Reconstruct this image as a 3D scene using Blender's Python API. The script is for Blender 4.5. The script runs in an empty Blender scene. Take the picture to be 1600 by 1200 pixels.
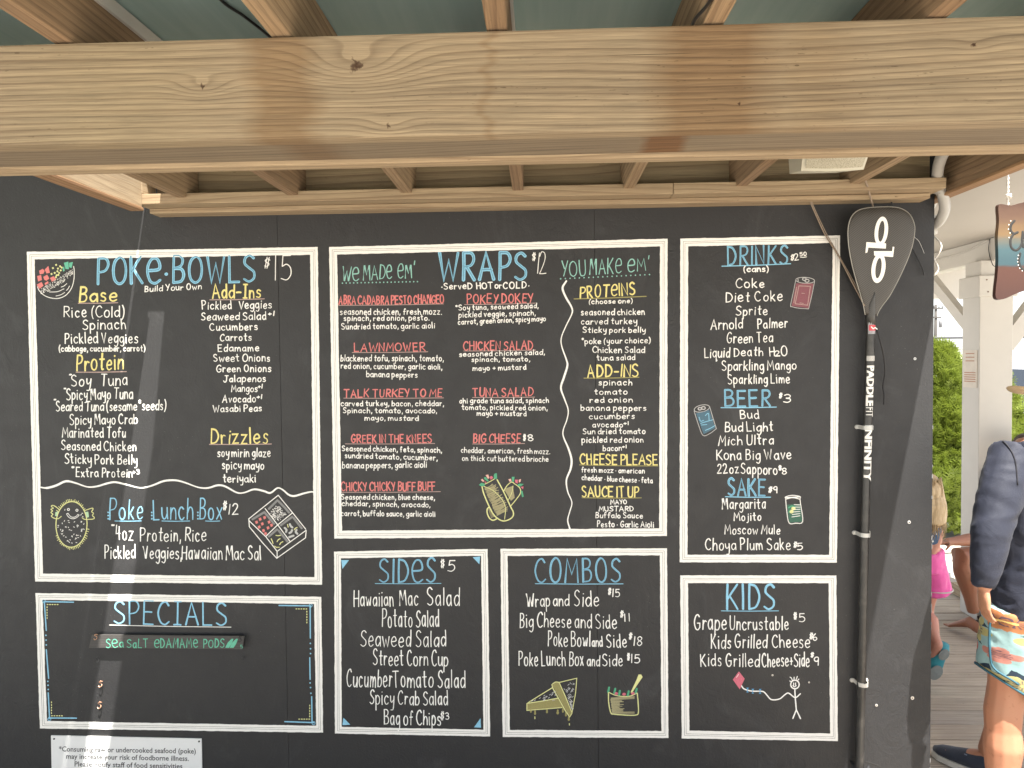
import bpy, bmesh, math, random
import numpy as np
from mathutils import Vector, Matrix

# ---------------------------------------------------------------- camera, world, sun, exposure
scene = bpy.context.scene
COL = scene.collection
CAM_Z = 1.80
FPX = 1140.0                                   # focal length in photo pixels (1600 wide)
YAW, PITCH, ROLL = math.radians(2.257), math.radians(1.893), math.radians(0.65)
cf = Vector((-math.sin(YAW)*math.cos(PITCH), math.cos(YAW)*math.cos(PITCH), -math.sin(PITCH)))
cr0 = cf.cross(Vector((0, 0, 1))).normalized(); cu0 = cr0.cross(cf)
cr = cr0*math.cos(ROLL) - cu0*math.sin(ROLL)
cu = cu0*math.cos(ROLL) + cr0*math.sin(ROLL)
CAMP = Vector((0, 0, CAM_Z))
cam_data = bpy.data.cameras.new('camera'); cam = bpy.data.objects.new('camera', cam_data)
cam_data.sensor_width = 36; cam_data.lens = FPX/1600*36; cam_data.clip_start = 0.05; cam_data.clip_end = 1500
M3 = Matrix((cr, cu, -cf)).transposed()
cam.matrix_world = Matrix.Translation(CAMP) @ M3.to_4x4()
COL.objects.link(cam); scene.camera = cam

SUN = Vector((0.178, -0.37, 1.0)).normalized()  # towards the sun
elev = math.asin(SUN.z); azim = math.atan2(SUN.x, SUN.y)
world = bpy.data.worlds.new('World'); scene.world = world; world.use_nodes = True
wn = world.node_tree; bg = wn.nodes['Background']
sky = wn.nodes.new('ShaderNodeTexSky'); sky.sky_type = 'NISHITA'; sky.sun_disc = False
sky.sun_elevation = elev; sky.sun_rotation = azim; sky.dust_density = 1.2; sky.air_density = 1.0; sky.ozone_density = 0.7
hz = wn.nodes.new('ShaderNodeMix'); hz.data_type = 'RGBA'; hz.inputs[0].default_value = 0.45; hz.inputs[7].default_value = (9.5, 9.6, 9.8, 1)   # thin white summer haze over the blue
wn.links.new(sky.outputs[0], hz.inputs[6]); wn.links.new(hz.outputs[2], bg.inputs[0]); bg.inputs[1].default_value = 0.06
sl = bpy.data.lights.new('sun', 'SUN'); sl.energy = 5.0; sl.angle = math.radians(0.53); sl.color = (1.0, 0.95, 0.87)
so = bpy.data.objects.new('sun', sl); so.rotation_euler = SUN.to_track_quat('Z', 'Y').to_euler(); so.location = (0.5, -1, 6)
COL.objects.link(so)
scene.view_settings.view_transform = 'Standard'; scene.view_settings.look = 'None'
scene.view_settings.exposure = 1.98; scene.view_settings.gamma = 1
scene.view_settings.use_curve_mapping = False

def ray(px, py):
    return cf*FPX + cr*(px-800) - cu*(py-600)
def PY(px, py, Y):
    r = ray(px, py); return CAMP + r*(Y/r.y)
def PZ(px, py, Z):
    r = ray(px, py); return CAMP + r*((Z-CAM_Z)/r.z)
def PX(px, py, X):
    r = ray(px, py); return CAMP + r*(X/r.x)

# ---------------------------------------------------------------- mesh helpers
class MB:
    def __init__(s): s.v = []; s.f = []
    def add(s, vs, fs):
        b = len(s.v); s.v += [tuple(p) for p in vs]; s.f += [tuple(i+b for i in f) for f in fs]; return s
    def box(s, x0, x1, y0, y1, z0, z1, c=0.0, seg=1):
        if c <= 0:
            v = [(x0,y0,z0),(x1,y0,z0),(x1,y1,z0),(x0,y1,z0),(x0,y0,z1),(x1,y0,z1),(x1,y1,z1),(x0,y1,z1)]
            return s.add(v, [(0,3,2,1),(4,5,6,7),(0,1,5,4),(1,2,6,5),(2,3,7,6),(3,0,4,7)])
        bm = bmesh.new(); bmesh.ops.create_cube(bm, size=1)
        for q in bm.verts:
            q.co = Vector(((x0+x1)/2+q.co.x*(x1-x0), (y0+y1)/2+q.co.y*(y1-y0), (z0+z1)/2+q.co.z*(z1-z0)))
        bmesh.ops.bevel(bm, geom=bm.edges[:], offset=c, segments=seg, affect='EDGES', profile=0.6)
        bm.verts.index_update()
        s.add([q.co[:] for q in bm.verts], [[q.index for q in f.verts] for f in bm.faces]); bm.free(); return s
    def prism(s, poly, y0, y1):                 # poly of (x,z), extruded in y
        n = len(poly)
        v = [(p[0], y0, p[1]) for p in poly] + [(p[0], y1, p[1]) for p in poly]
        return s.add(v, [tuple(range(n)), tuple(range(2*n-1, n-1, -1))] + [(i, i+n, (i+1) % n+n, (i+1) % n) for i in range(n)])
    def prism_z(s, poly, z0, z1):
        n = len(poly)
        v = [(p[0], p[1], z0) for p in poly] + [(p[0], p[1], z1) for p in poly]
        return s.add(v, [tuple(range(n-1, -1, -1)), tuple(range(n, 2*n))] + [(i, (i+1) % n, (i+1) % n+n, i+n) for i in range(n)])
    def prism_x(s, poly, x0, x1):
        n = len(poly)
        v = [(x0, p[0], p[1]) for p in poly] + [(x1, p[0], p[1]) for p in poly]
        return s.add(v, [tuple(range(n-1, -1, -1)), tuple(range(n, 2*n))] + [(i, (i+1) % n, (i+1) % n+n, i+n) for i in range(n)])
    def tube(s, pts, rad, n=10, ref=None, cap=True):
        """rad: number, list of numbers or list of (a,b); a along the side vector, b along the other"""
        pts = [Vector(p) for p in pts]; m = len(pts); rings = []
        prev = None
        for i, p in enumerate(pts):
            t = (pts[min(i+1, m-1)] - pts[max(i-1, 0)]).normalized()
            if ref is not None: side = Vector(ref)
            elif prev is not None: side = prev
            else: side = Vector((1, 0, 0)) if abs(t.x) < .8 else Vector((0, 1, 0))
            side = (side - t*side.dot(t)).normalized(); prev = side
            up = t.cross(side)
            r = rad if isinstance(rad, (int, float)) else rad[i]
            a, b = (r, r) if isinstance(r, (int, float)) else r
            rings.append([p + side*(a*math.cos(2*math.pi*k/n)) + up*(b*math.sin(2*math.pi*k/n)) for k in range(n)])
        v = [q for rg in rings for q in rg]; f = []
        for i in range(m-1):
            for k in range(n):
                k2 = (k+1) % n; f.append((i*n+k, i*n+k2, (i+1)*n+k2, (i+1)*n+k))
        if cap: f.append(tuple(range(n-1, -1, -1))); f.append(tuple((m-1)*n+k for k in range(n)))
        return s.add(v, f)
    def ball(s, c, r, n=12, m=8):
        c = Vector(c); rx, ry, rz = (r, r, r) if isinstance(r, (int, float)) else r
        v = [c+Vector((0, 0, rz))]; f = []
        for i in range(1, m):
            th = math.pi*i/m
            for k in range(n):
                ph = 2*math.pi*k/n
                v.append(c + Vector((rx*math.sin(th)*math.cos(ph), ry*math.sin(th)*math.sin(ph), rz*math.cos(th))))
        v.append(c-Vector((0, 0, rz))); L = len(v)-1
        for k in range(n): f.append((0, 1+k, 1+(k+1) % n)); f.append((L, L-n+(k+1) % n, L-n+k))
        for i in range(m-2):
            for k in range(n):
                a = 1+i*n+k; b = 1+i*n+(k+1) % n; f.append((a, a+n, b+n, b))
        return s.add(v, f)

def mesh(name, mb, origin=(0, 0, 0), smooth=False, fix=True):
    me = bpy.data.meshes.new(name); ox, oy, oz = origin
    me.from_pydata([(x-ox, y-oy, z-oz) for x, y, z in mb.v], [], mb.f)
    if fix:
        bm = bmesh.new(); bm.from_mesh(me); bmesh.ops.recalc_face_normals(bm, faces=bm.faces); bm.to_mesh(me); bm.free()
    if smooth:
        me.polygons.foreach_set('use_smooth', [True]*len(me.polygons))
    me.update(); return me
ORG = {}
def tag(o, label=None, cat=None, group=None, kind=None):
    if label: o['label'] = label
    if cat: o['category'] = cat
    if group: o['group'] = group
    if kind: o['kind'] = kind
    return o
def thing(name, loc, label, cat, group=None):
    o = bpy.data.objects.new(name, None); o.empty_display_size = 0.1; o.location = loc; COL.objects.link(o)
    ORG[o.name] = tuple(loc); return tag(o, label, cat, group)
def part(name, mb, mat, parent=None, smooth=False, origin=None, label=None, fix=True):
    org = ORG[parent.name] if parent is not None else (origin or (0, 0, 0))
    me = mb if isinstance(mb, bpy.types.Mesh) else mesh(name, mb, org, smooth, fix)
    for m_ in (mat if isinstance(mat, (list, tuple)) else [mat]):
        if m_ and not isinstance(mb, bpy.types.Mesh): me.materials.append(m_)
    o = bpy.data.objects.new(name, me); COL.objects.link(o)
    if parent is not None: o.parent = parent
    else: o.location = org
    ORG[o.name] = org
    if label: o['label'] = label
    return o

def remesh(mb, voxel, smooth=4, name='m'):
    """union overlapping shells into one continuous skin"""
    me = mesh(name, mb, fix=True); ob = bpy.data.objects.new('tmp', me); COL.objects.link(ob)
    r = ob.modifiers.new('r', 'REMESH'); r.mode = 'VOXEL'; r.voxel_size = voxel; r.use_smooth_shade = True
    if smooth:
        q = ob.modifiers.new('s', 'SMOOTH'); q.factor = .5; q.iterations = smooth
    dg = bpy.context.evaluated_depsgraph_get(); dg.update()
    out = bpy.data.meshes.new_from_object(ob.evaluated_get(dg))
    bpy.data.objects.remove(ob); bpy.data.meshes.remove(me)
    res = MB(); res.v = [tuple(v.co) for v in out.vertices]; res.f = [tuple(p.vertices) for p in out.polygons]
    bpy.data.meshes.remove(out); return res

# ---------------------------------------------------------------- material helpers
class NT:
    def __init__(s, name):
        s.m = bpy.data.materials.new(name); s.m.use_nodes = True; s.t = s.m.node_tree
        s.b = s.t.nodes['Principled BSDF']
    def n(s, typ, **k):
        o = s.t.nodes.new('ShaderNode'+typ)
        for a, b in k.items():
            if a.startswith('i_'):
                o.inputs[a[2:].replace('_', ' ')].default_value = b
            else: setattr(o, a, b)
        return o
    def l(s, a, b): s.t.links.new(a, b)
    def math(s, op, a, b=None, c=None, clamp=False):
        o = s.t.nodes.new('ShaderNodeMath'); o.operation = op; o.use_clamp = clamp
        for i, q in enumerate((a, b, c)):
            if q is None: continue
            if isinstance(q, (int, float)): o.inputs[i].default_value = q
            else: s.l(q, o.inputs[i])
        return o.outputs[0]
    def mix(s, fac, a, b, mode='MIX'):
        o = s.t.nodes.new('ShaderNodeMix'); o.data_type = 'RGBA'; o.blend_type = mode
        for i, q in ((0, fac), (6, a), (7, b)):
            if isinstance(q, (int, float)): o.inputs[i].default_value = q
            elif isinstance(q, tuple): o.inputs[i].default_value = q if len(q) == 4 else q+(1,)
            else: s.l(q, o.inputs[i])
        return o.outputs[2]
    def coord(s): return s.n('TexCoord').outputs['Object']
    def noise(s, vec, scale, detail=4, rough=.55, dist=0):
        o = s.n('TexNoise'); o.inputs['Scale'].default_value = scale; o.inputs['Detail'].default_value = detail
        o.inputs['Roughness'].default_value = rough; o.inputs['Distortion'].default_value = dist
        s.l(vec, o.inputs['Vector']); return o.outputs[0]
    def scale(s, vec, sc, off=None):
        o = s.n('Mapping'); o.inputs['Scale'].default_value = sc
        if off: o.inputs['Location'].default_value = off
        s.l(vec, o.inputs['Vector']); return o.outputs[0]
    def ramp(s, f, stops, interp='LINEAR'):
        o = s.n('ValToRGB'); o.color_ramp.interpolation = interp; e = o.color_ramp.elements
        while len(e) < len(stops): e.new(.5)
        for i, (p, c) in enumerate(stops):
            e[i].position = p; e[i].color = (c, c, c, 1) if isinstance(c, (int, float)) else tuple(c)+(1,)
        s.l(f, o.inputs[0]); return o.outputs[0]
    def color(s, c):
        if isinstance(c, tuple): s.b.inputs['Base Color'].default_value = c+(1,)
        else: s.l(c, s.b.inputs['Base Color'])
    def rough(s, r):
        if isinstance(r, (int, float)): s.b.inputs['Roughness'].default_value = r
        else: s.l(r, s.b.inputs['Roughness'])
    def bump(s, h, strength=.3, dist=.002, prev=None):
        o = s.n('Bump'); o.inputs['Strength'].default_value = strength; o.inputs['Distance'].default_value = dist
        s.l(h, o.inputs['Height'])
        if prev is not None: s.l(prev, o.inputs['Normal'])
        s.l(o.outputs[0], s.b.inputs['Normal']); return o.outputs[0]

def plain(name, col, rough=.6, var=.12, vs=30, bump=0, metal=0, spec=None):
    m = NT(name); c = m.coord(); n = m.noise(c, vs, 5)
    m.color(m.mix(n, tuple(x*(1-var) for x in col), tuple(min(1, x*(1+var)) for x in col)))
    m.rough(rough); m.b.inputs['Metallic'].default_value = metal
    if spec is not None: m.b.inputs['Specular IOR Level'].default_value = spec
    if bump: m.bump(m.noise(c, vs*3, 5), bump, .002)
    return m.m

def wood(name, axis='X', light=(.37, .275, .165), dark=(.19, .12, .062), ring=70, rnd=True, rough=.82, knots=(), stains=(), grey=0.10,
         warp=.02, face='Z', blot=.35, fine=.5):
    """pine boards: ring bands that wander along the grain, fine fibre streaks, knots and stains with a shape of their own"""
    m = NT(name); c = m.coord()
    if rnd:
        oi = m.n('ObjectInfo'); comb = m.n('CombineXYZ')
        for i in range(3): m.l(m.math('MULTIPLY', oi.outputs['Random'], (37.0, 91.0, 53.0)[i]), comb.inputs[i])
        va = m.n('VectorMath', operation='ADD'); m.l(c, va.inputs[0]); m.l(comb.outputs[0], va.inputs[1]); cc = va.outputs[0]
    else: cc = c
    ix = 'XYZ'.index(axis)
    s1 = [3.2, 3.2, 3.2]; s1[ix] = .55
    s2 = [430., 430., 430.]; s2[ix] = 9.
    s4 = [70., 70., 70.]; s4[ix] = 1.6
    s5 = [330., 330., 330.]; s5[ix] = 45.
    s3 = [9., 9., 9.]; s3[ix] = 1.2
    low = m.noise(m.scale(cc, s1), 1.0, 2, .5)
    mid = m.noise(m.scale(cc, s3), 1.0, 3, .5)
    fib = m.noise(m.scale(cc, s2), 1.0, 5, .65)
    sep = m.n('SeparateXYZ'); m.l(cc, sep.inputs[0])
    o = [i for i in range(3) if i != ix]
    v = m.math('ADD', sep.outputs[o[0]], m.math('MULTIPLY', sep.outputs[o[1]], .83))
    v = m.math('ADD', v, m.math('MULTIPLY', low, warp*8)); v = m.math('ADD', v, m.math('MULTIPLY', mid, warp))
    sepw = m.n('SeparateXYZ'); m.l(c, sepw.inputs[0])
    kd = None
    for (kx, kz, r, amp) in knots:
        dx = m.math('MULTIPLY', m.math('SUBTRACT', sepw.outputs[0], kx), .42)
        dz = m.math('SUBTRACT', sepw.outputs[2], kz)
        d2 = m.math('ADD', m.math('MULTIPLY', dx, dx), m.math('MULTIPLY', dz, dz))
        g = m.math('EXPONENT', m.math('MULTIPLY', d2, -1/(r*r)))
        v = m.math('ADD', v, m.math('MULTIPLY', g, amp))
        dx2 = m.math('SUBTRACT', sepw.outputs[0], kx)
        d3 = m.math('SQRT', m.math('ADD', m.math('MULTIPLY', dx2, dx2), m.math('MULTIPLY', dz, dz)))
        d3 = m.math('ADD', d3, m.math('MULTIPLY', m.math('SUBTRACT', m.noise(c, 130, 4), .5), r*.55))
        ang = m.math('ARCTAN2', dz, dx2); star = m.math('POWER', m.math('ABSOLUTE', m.math('SINE', m.math('ADD', m.math('MULTIPLY_ADD', ang, 1.5, kx*9), m.math('MULTIPLY', m.noise(c, 55, 3), 9.)))), 6.)
        k = m.math('SUBTRACT', 1, m.math('DIVIDE', d3, m.math('MULTIPLY_ADD', star, r*.22, r*.20)), clamp=True)
        kd = k if kd is None else m.math('MAXIMUM', kd, k)
    ph = m.math('MULTIPLY', v, ring*2*math.pi)
    fr = m.math('FRACT', m.math('MULTIPLY', v, ring))
    saw = m.math('MULTIPLY', m.math('POWER', fr, 4.0), m.math('SUBTRACT', 1, m.math('POWER', fr, 18)))
    w = m.math('ADD', m.math('MULTIPLY', saw, 1.75), m.math('MULTIPLY', m.math('POWER', m.math('MULTIPLY_ADD', m.math('SINE', m.math('MULTIPLY', ph, .37)), .5, .5), 2.), .35))
    w = m.math('MULTIPLY', w, m.math('MULTIPLY_ADD', mid, 1.7, .0), clamp=True)
    col = m.mix(m.math('MULTIPLY', w, .75), light, dark)
    fcol = m.ramp(fib, [(.32, .42), (.60, 1.15)])
    col = m.mix(fine, col, fcol, 'MULTIPLY')
    stk = m.ramp(m.noise(m.scale(cc, s4), 1.0, 4, .6), [(.34, .62), (.58, 1.08)]); col = m.mix(fine*.75, col, stk, 'MULTIPLY')
    pit = m.ramp(m.noise(m.scale(cc, s5), 1.0, 2, .5), [(.70, 0.), (.74, .7)])
    bl = m.noise(m.scale(cc, (2.2, 2.2, 2.2)), 1.0, 4, .6)
    col = m.mix(m.math('MULTIPLY', m.ramp(bl, [(.42, 0.), (.68, 1.)]), blot), col, (dark[0]*1.15, dark[1]*1.2, dark[2]*1.3))
    if grey: col = m.mix(grey, col, (.30, .285, .26))
    for (a, b, soft, strength, scol) in stains:
        e = m.math('MULTIPLY', m.math('SUBTRACT', m.noise(m.scale(c, (2, 2, 26)), 1.0, 5, .7), .5), .11)
        xx = m.math('ADD', sepw.outputs[0], e)
        up = m.math('DIVIDE', m.math('SUBTRACT', xx, a), soft, clamp=True)
        dn = m.math('DIVIDE', m.math('SUBTRACT', b, xx), soft, clamp=True)
        f = m.math('MULTIPLY', m.math('MULTIPLY', up, dn), strength)
        col = m.mix(f, col, m.mix(1.0, col, scol, 'MULTIPLY'))
    col = m.mix(m.math('MULTIPLY', pit, m.ramp(mid, [(.45, 0.), (.6, 1.)])), col, (dark[0]*.4, dark[1]*.4, dark[2]*.4))
    sp = m.ramp(m.noise(m.scale(c, (60, 60, 150)), 1.0, 2), [(.70, 0.), (.76, 1.)])
    col = m.mix(m.math('MULTIPLY', m.math('MULTIPLY', sp, m.ramp(bl, [(.5, 0.), (.62, 1.)])), .55), col, (.09, .06, .04))
    chk = m.noise(m.scale(cc, [(260. if i != ix else 1.4) for i in range(3)]), 1.0, 2, .5); chk = m.ramp(chk, [(.715, 0.), (.735, .8)]); col = m.mix(m.math('MULTIPLY', chk, m.ramp(mid, [(.42, 0.), (.5, 1.)])), col, (dark[0]*.22, dark[1]*.2, dark[2]*.2))
    if kd is not None: col = m.mix(m.ramp(kd, [(0., 0.), (.5, .75), (1., 1.)]), col, (.045, .022, .012))
    m.color(col); m.rough(rough); m.b.inputs['Specular IOR Level'].default_value = .25
    h = m.math('ADD', m.math('MULTIPLY', fib, .7), m.math('MULTIPLY', w, -.4))
    m.bump(h, .35, .0016)
    return m.m
# ---------------------------------------------------------------- a hand-lettering stroke alphabet (l = straight, c = curved)
GL = {
'A':(.62,'l0,0 .3,1 .62,0;l.12,.36 .52,.36'),'B':(.5,'l.03,0 .03,1;c.03,1 .3,.99 .44,.84 .36,.62 .05,.53;c.05,.53 .38,.5 .5,.28 .38,.05 .03,0'),
'C':(.55,'c.53,.84 .38,1 .14,.88 0,.5 .12,.12 .35,0 .56,.13'),'D':(.55,'l.03,0 .03,1;c.03,1 .36,.9 .55,.5 .38,.1 .03,0'),
'E':(.46,'l.45,1 0,1 0,0 .46,0;l0,.52 .38,.52'),'F':(.44,'l.44,1 0,1 0,0;l0,.52 .36,.52'),
'G':(.58,'c.52,.86 .36,1 .13,.87 0,.48 .12,.1 .34,0 .55,.16;l.55,.16 .56,.44 .3,.44'),'H':(.52,'l0,1 0,0;l.52,1 .52,0;l0,.5 .52,.52'),
'I':(.06,'l.03,1 .03,0'),'Ī':(.34,'l.17,1 .17,0;l0,1 .34,1;l0,0 .34,0'),'J':(.5,'c.34,1 .34,.35 .26,.04 .1,.02 0,.2;l.15,1 .52,1'),
'K':(.52,'l0,0 0,1;l.48,1 .02,.42;l.12,.52 .52,0'),'L':(.42,'l0,1 0,0 .42,0'),'M':(.7,'l0,0 .09,1 .35,.35 .61,1 .7,0'),
'N':(.52,'l0,0 0,1 .5,0 .52,1'),'O':(.58,'c.3,1 .08,.84 0,.5 .08,.14 .3,0 .51,.15 .58,.5 .5,.85 .3,1'),
'P':(.48,'l.03,0 .03,1;c.03,1 .36,.98 .48,.76 .35,.52 .03,.44'),'Q':(.6,'c.3,1 .06,.84 0,.5 .08,.14 .3,0 .52,.15 .58,.5 .5,.85 .3,1;l.4,.2 .62,-.05'),
'R':(.5,'l.03,0 .03,1;c.03,1 .36,.98 .47,.77 .35,.54 .03,.47;l.17,.47 .5,0'),'S':(.48,'c.45,.88 .28,1 .08,.9 .05,.68 .25,.51 .45,.35 .44,.12 .22,0 0,.1'),
'T':(.55,'l0,1 .55,1;l.28,1 .28,0'),'U':(.5,'c0,1 .01,.35 .1,.05 .26,0 .43,.07 .5,.35 .5,1'),'V':(.5,'l0,1 .25,0 .5,1'),
'W':(.8,'l0,1 .2,0 .4,.72 .6,0 .8,1'),'X':(.5,'l0,1 .5,0;l.5,1 0,0'),'Y':(.5,'l0,1 .26,.48;l.52,1 .2,0'),'Z':(.5,'l0,1 .5,1 0,0 .5,0'),
'ε':(.55,'c.04,.48 .48,.52 .54,.7 .42,.92 .2,.93 .03,.7 0,.4 .12,.08 .34,0 .56,.12'),
'a':(.42,'c.4,.48 .26,.6 .08,.5 0,.28 .09,.05 .24,.03 .4,.25;l.4,.6 .43,0'),'b':(.42,'l0,1 0,0;c0,.38 .15,.58 .34,.52 .42,.28 .32,.05 .14,0 0,.1'),
'c':(.4,'c.38,.5 .22,.6 .05,.48 0,.27 .1,.05 .25,0 .4,.1'),'d':(.43,'c.4,.48 .26,.58 .08,.5 0,.28 .1,.04 .25,.03 .42,.25;l.42,1 .43,0'),
'e':(.42,'c.02,.29 .36,.33 .39,.46 .27,.6 .09,.52 0,.29 .08,.06 .24,0 .42,.1'),'f':(.36,'c.36,.92 .25,1.02 .15,.9 .14,.6 .13,0;l0,.55 .32,.57'),
'g':(.42,'c.4,.48 .26,.6 .08,.5 0,.3 .09,.08 .24,.05 .4,.25;c.41,.6 .43,.1 .4,-.2 .25,-.36 .05,-.26'),
'h':(.41,'l0,1 0,0;c0,.3 .14,.56 .31,.54 .39,.35 .41,0'),'i':(.08,'l.04,.6 .04,0;l.04,.82 .05,.84'),
'j':(.22,'c.18,.6 .19,0 .12,-.3 0,-.3;l.18,.82 .19,.84'),'k':(.38,'l0,1 0,0;l.34,.62 .02,.25;l.1,.33 .38,0'),'l':(.06,'l.03,1 .03,0'),
'm':(.66,'l0,.6 0,0;c0,.32 .12,.57 .25,.53 .31,.32 .32,0;c.32,.32 .44,.57 .57,.53 .64,.32 .66,0'),
'n':(.4,'l0,.6 0,0;c0,.3 .14,.57 .31,.54 .38,.35 .4,0'),'o':(.43,'c.22,.6 .06,.5 0,.3 .06,.08 .22,0 .37,.08 .43,.3 .37,.52 .22,.6'),
'p':(.42,'l0,.6 0,-.4;c0,.38 .15,.6 .34,.52 .42,.3 .33,.06 .15,.0 0,.1'),'q':(.42,'c.4,.48 .26,.6 .08,.5 0,.3 .1,.06 .24,.04 .4,.25;l.41,.6 .42,-.4;l.42,-.4 .5,-.3'),
'r':(.3,'l0,.6 .01,0;c.01,.32 .1,.52 .2,.58 .31,.53'),'s':(.34,'c.32,.52 .18,.6 .05,.52 .08,.36 .26,.28 .33,.14 .22,.01 0,.06'),
't':(.34,'c.17,.95 .16,.3 .2,.04 .32,.05;l0,.62 .34,.63'),'u':(.41,'c0,.6 .01,.2 .12,.01 .28,.06 .39,.3;l.4,.6 .42,0'),
'v':(.38,'l0,.6 .19,0 .38,.6'),'w':(.58,'l0,.6 .14,0 .29,.45 .44,0 .58,.6'),'x':(.38,'l0,.6 .38,0;l.38,.6 0,0'),
'y':(.4,'c0,.6 .04,.28 .17,.17 .36,.35;c.4,.6 .39,0 .32,-.33 .1,-.36'),'z':(.38,'l0,.6 .36,.6 0,0 .38,0'),
'0':(.45,'c.22,1 .05,.84 0,.5 .06,.14 .22,0 .39,.15 .45,.5 .39,.85 .22,1'),'1':(.08,'l.04,1 .03,0'),
'2':(.45,'c.02,.8 .15,1 .36,.95 .4,.7 .25,.38 0,0;l0,0 .46,.02'),'3':(.42,'c.03,.88 .2,1 .38,.85 .34,.6 .15,.53;c.15,.53 .38,.45 .42,.2 .25,0 0,.08'),
'4':(.45,'l.1,1 0,.42 .45,.42;l.38,.9 .35,0'),'5':(.44,'l.42,1 .08,1 .05,.56;c.05,.56 .25,.64 .42,.48 .43,.2 .25,0 0,.06'),
'6':(.42,'c.3,1 .08,.68 0,.32 .1,.04 .28,0 .42,.22 .34,.46 .14,.46 .03,.28'),'8':(.42,'c.4,.82 .22,1 .04,.84 .1,.62 .32,.45 .42,.22 .22,0 .02,.18 .1,.42 .33,.62 .4,.82'),
'9':(.4,'c.38,.7 .3,.5 .1,.5 0,.75 .14,.98 .34,.95 .38,.7;l.38,.75 .4,0'),'7':(.42,'l0,1 .42,1 .15,0'),
'(':(.18,'c.18,1.05 .03,.75 0,.4 .05,.05 .16,-.2'),')':(.18,'c0,1.05 .14,.75 .18,.4 .12,.05 0,-.2'),
'$':(.5,'c.48,.8 .28,.95 .06,.78 .2,.55 .44,.38 .34,.12 .04,.15;l.2,1.15 .12,-.1;l.4,1.12 .3,-.12'),'+':(.4,'l.2,.65 .2,.15;l0,.4 .4,.4'),
'-':(.36,'l0,.42 .36,.42'),',':(.08,'l.06,.08 .0,-.2'),'.':(.06,'l.03,.02 .04,.04'),'·':(.1,'l.04,.34 .07,.35'),"'":(.06,'l.05,1.15 .0,.9'),
'*':(.3,'l.15,1 .15,.66;l.02,.92 .28,.73;l.28,.92 .02,.73'),':':(.06,'l.03,.1 .03,.12;l.03,.4 .03,.42;l.03,.7 .03,.72'),
}
def cat_rom(p, n):
    if len(p) < 3: return list(p)
    closed = p[0] == p[-1]; out = []
    for i in range(len(p)-1):
        p0 = p[i-1] if i > 0 else (p[-2] if closed else (2*p[0][0]-p[1][0], 2*p[0][1]-p[1][1]))
        p1, p2 = p[i], p[i+1]
        p3 = p[i+2] if i+2 < len(p) else (p[1] if closed else (2*p2[0]-p1[0], 2*p2[1]-p1[1]))
        for k in range(n):
            t = k/n; q = []
            for a in (0, 1):
                q.append(.5*((2*p1[a]) + (-p0[a]+p2[a])*t + (2*p0[a]-5*p1[a]+4*p2[a]-p3[a])*t*t + (-p0[a]+3*p1[a]-3*p2[a]+p3[a])*t**3))
            out.append(tuple(q))
    out.append(p[-1]); return out
GLP = {}
for ch, (w_, s_) in GL.items():
    st = []
    for q in s_.split(';'):
        st.append((q[0] == 'c', [tuple(float(t) for t in a.split(',')) for a in q[1:].split()]))
    GLP[ch] = (w_, st)

MPX = 0.0
def wall_pt(px, py): return PY(px, py, YW)
def ribbon(mb, pts, w, lift=.0009, edge=.00025, to3=None, taper=1.0):
    """paint stroke: a low ridge of paint along photo-measured points on the wall (w in pixels, or list)"""
    q = []
    for p in pts:
        if not q or math.hypot(p[0]-q[-1][0], p[1]-q[-1][1]) > .12: q.append(p)
    if len(q) == 1: q.append((q[0][0]+.3, q[0][1]))
    n = len(q); v = []; f = []; T = to3 or wall_pt
    ws = [w*.5]*n if isinstance(w, (int, float)) else [a*.5 for a in (w if len(w) == n else [w[min(int(i*len(w)/n), len(w)-1)] for i in range(n)])]
    closed = n > 3 and math.hypot(q[0][0]-q[-1][0], q[0][1]-q[-1][1]) < .3
    for i, p in enumerate(q):
        a = q[i-1] if i > 0 else (q[-2] if closed else None)
        b = q[i+1] if i < n-1 else (q[1] if closed else None)
        d1 = (p[0]-a[0], p[1]-a[1]) if a else (b[0]-p[0], b[1]-p[1])
        d2 = (b[0]-p[0], b[1]-p[1]) if b else d1
        l1 = math.hypot(*d1) or 1; l2 = math.hypot(*d2) or 1
        d1 = (d1[0]/l1, d1[1]/l1); d2 = (d2[0]/l2, d2[1]/l2)
        tx, ty = d1[0]+d2[0], d1[1]+d2[1]; L = math.hypot(tx, ty)
        if L < .35: tx, ty = d2; L = 1
        tx /= L; ty /= L; nx, ny = -ty, tx
        c = max(.6, nx*-d1[1]+ny*d1[0]); h = ws[i]/c
        v += [(p[0]+nx*h, p[1]+ny*h), p, (p[0]-nx*h, p[1]-ny*h)]
        if i == 0: t0 = (tx, ty)
        if i == n-1: t1 = (tx, ty)
    out = []
    for k, (x, y) in enumerate(v):
        o = T(x, y); out.append((o.x, o.y-(lift if k % 3 == 1 else edge), o.z))
    for i in range(n-1):
        a = i*3; f += [(a, a+1, a+4, a+3), (a+1, a+2, a+5, a+4)]
    if not closed:
        for (pp, t, sgn, base) in ((q[0], t0, -1, 0), (q[-1], t1, 1, (n-1)*3)):
            h = ws[0] if base == 0 else ws[-1]
            nx, ny = -t[1], t[0]; b0 = len(out)
            for ang in (60, 0, -60):
                ca, sa = math.cos(math.radians(ang)), math.sin(math.radians(ang))
                o = T(pp[0]+sgn*t[0]*h*ca+nx*h*sa, pp[1]+sgn*t[1]*h*ca+ny*h*sa); out.append((o.x, o.y-edge, o.z))
            f += [(base+1, base, b0), (base+1, b0, b0+1), (base+1, b0+1, b0+2), (base+1, b0+2, base+2)]
    b = len(mb.v); mb.v += out; mb.f += [tuple(i+b for i in ff) for ff in f]

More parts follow.
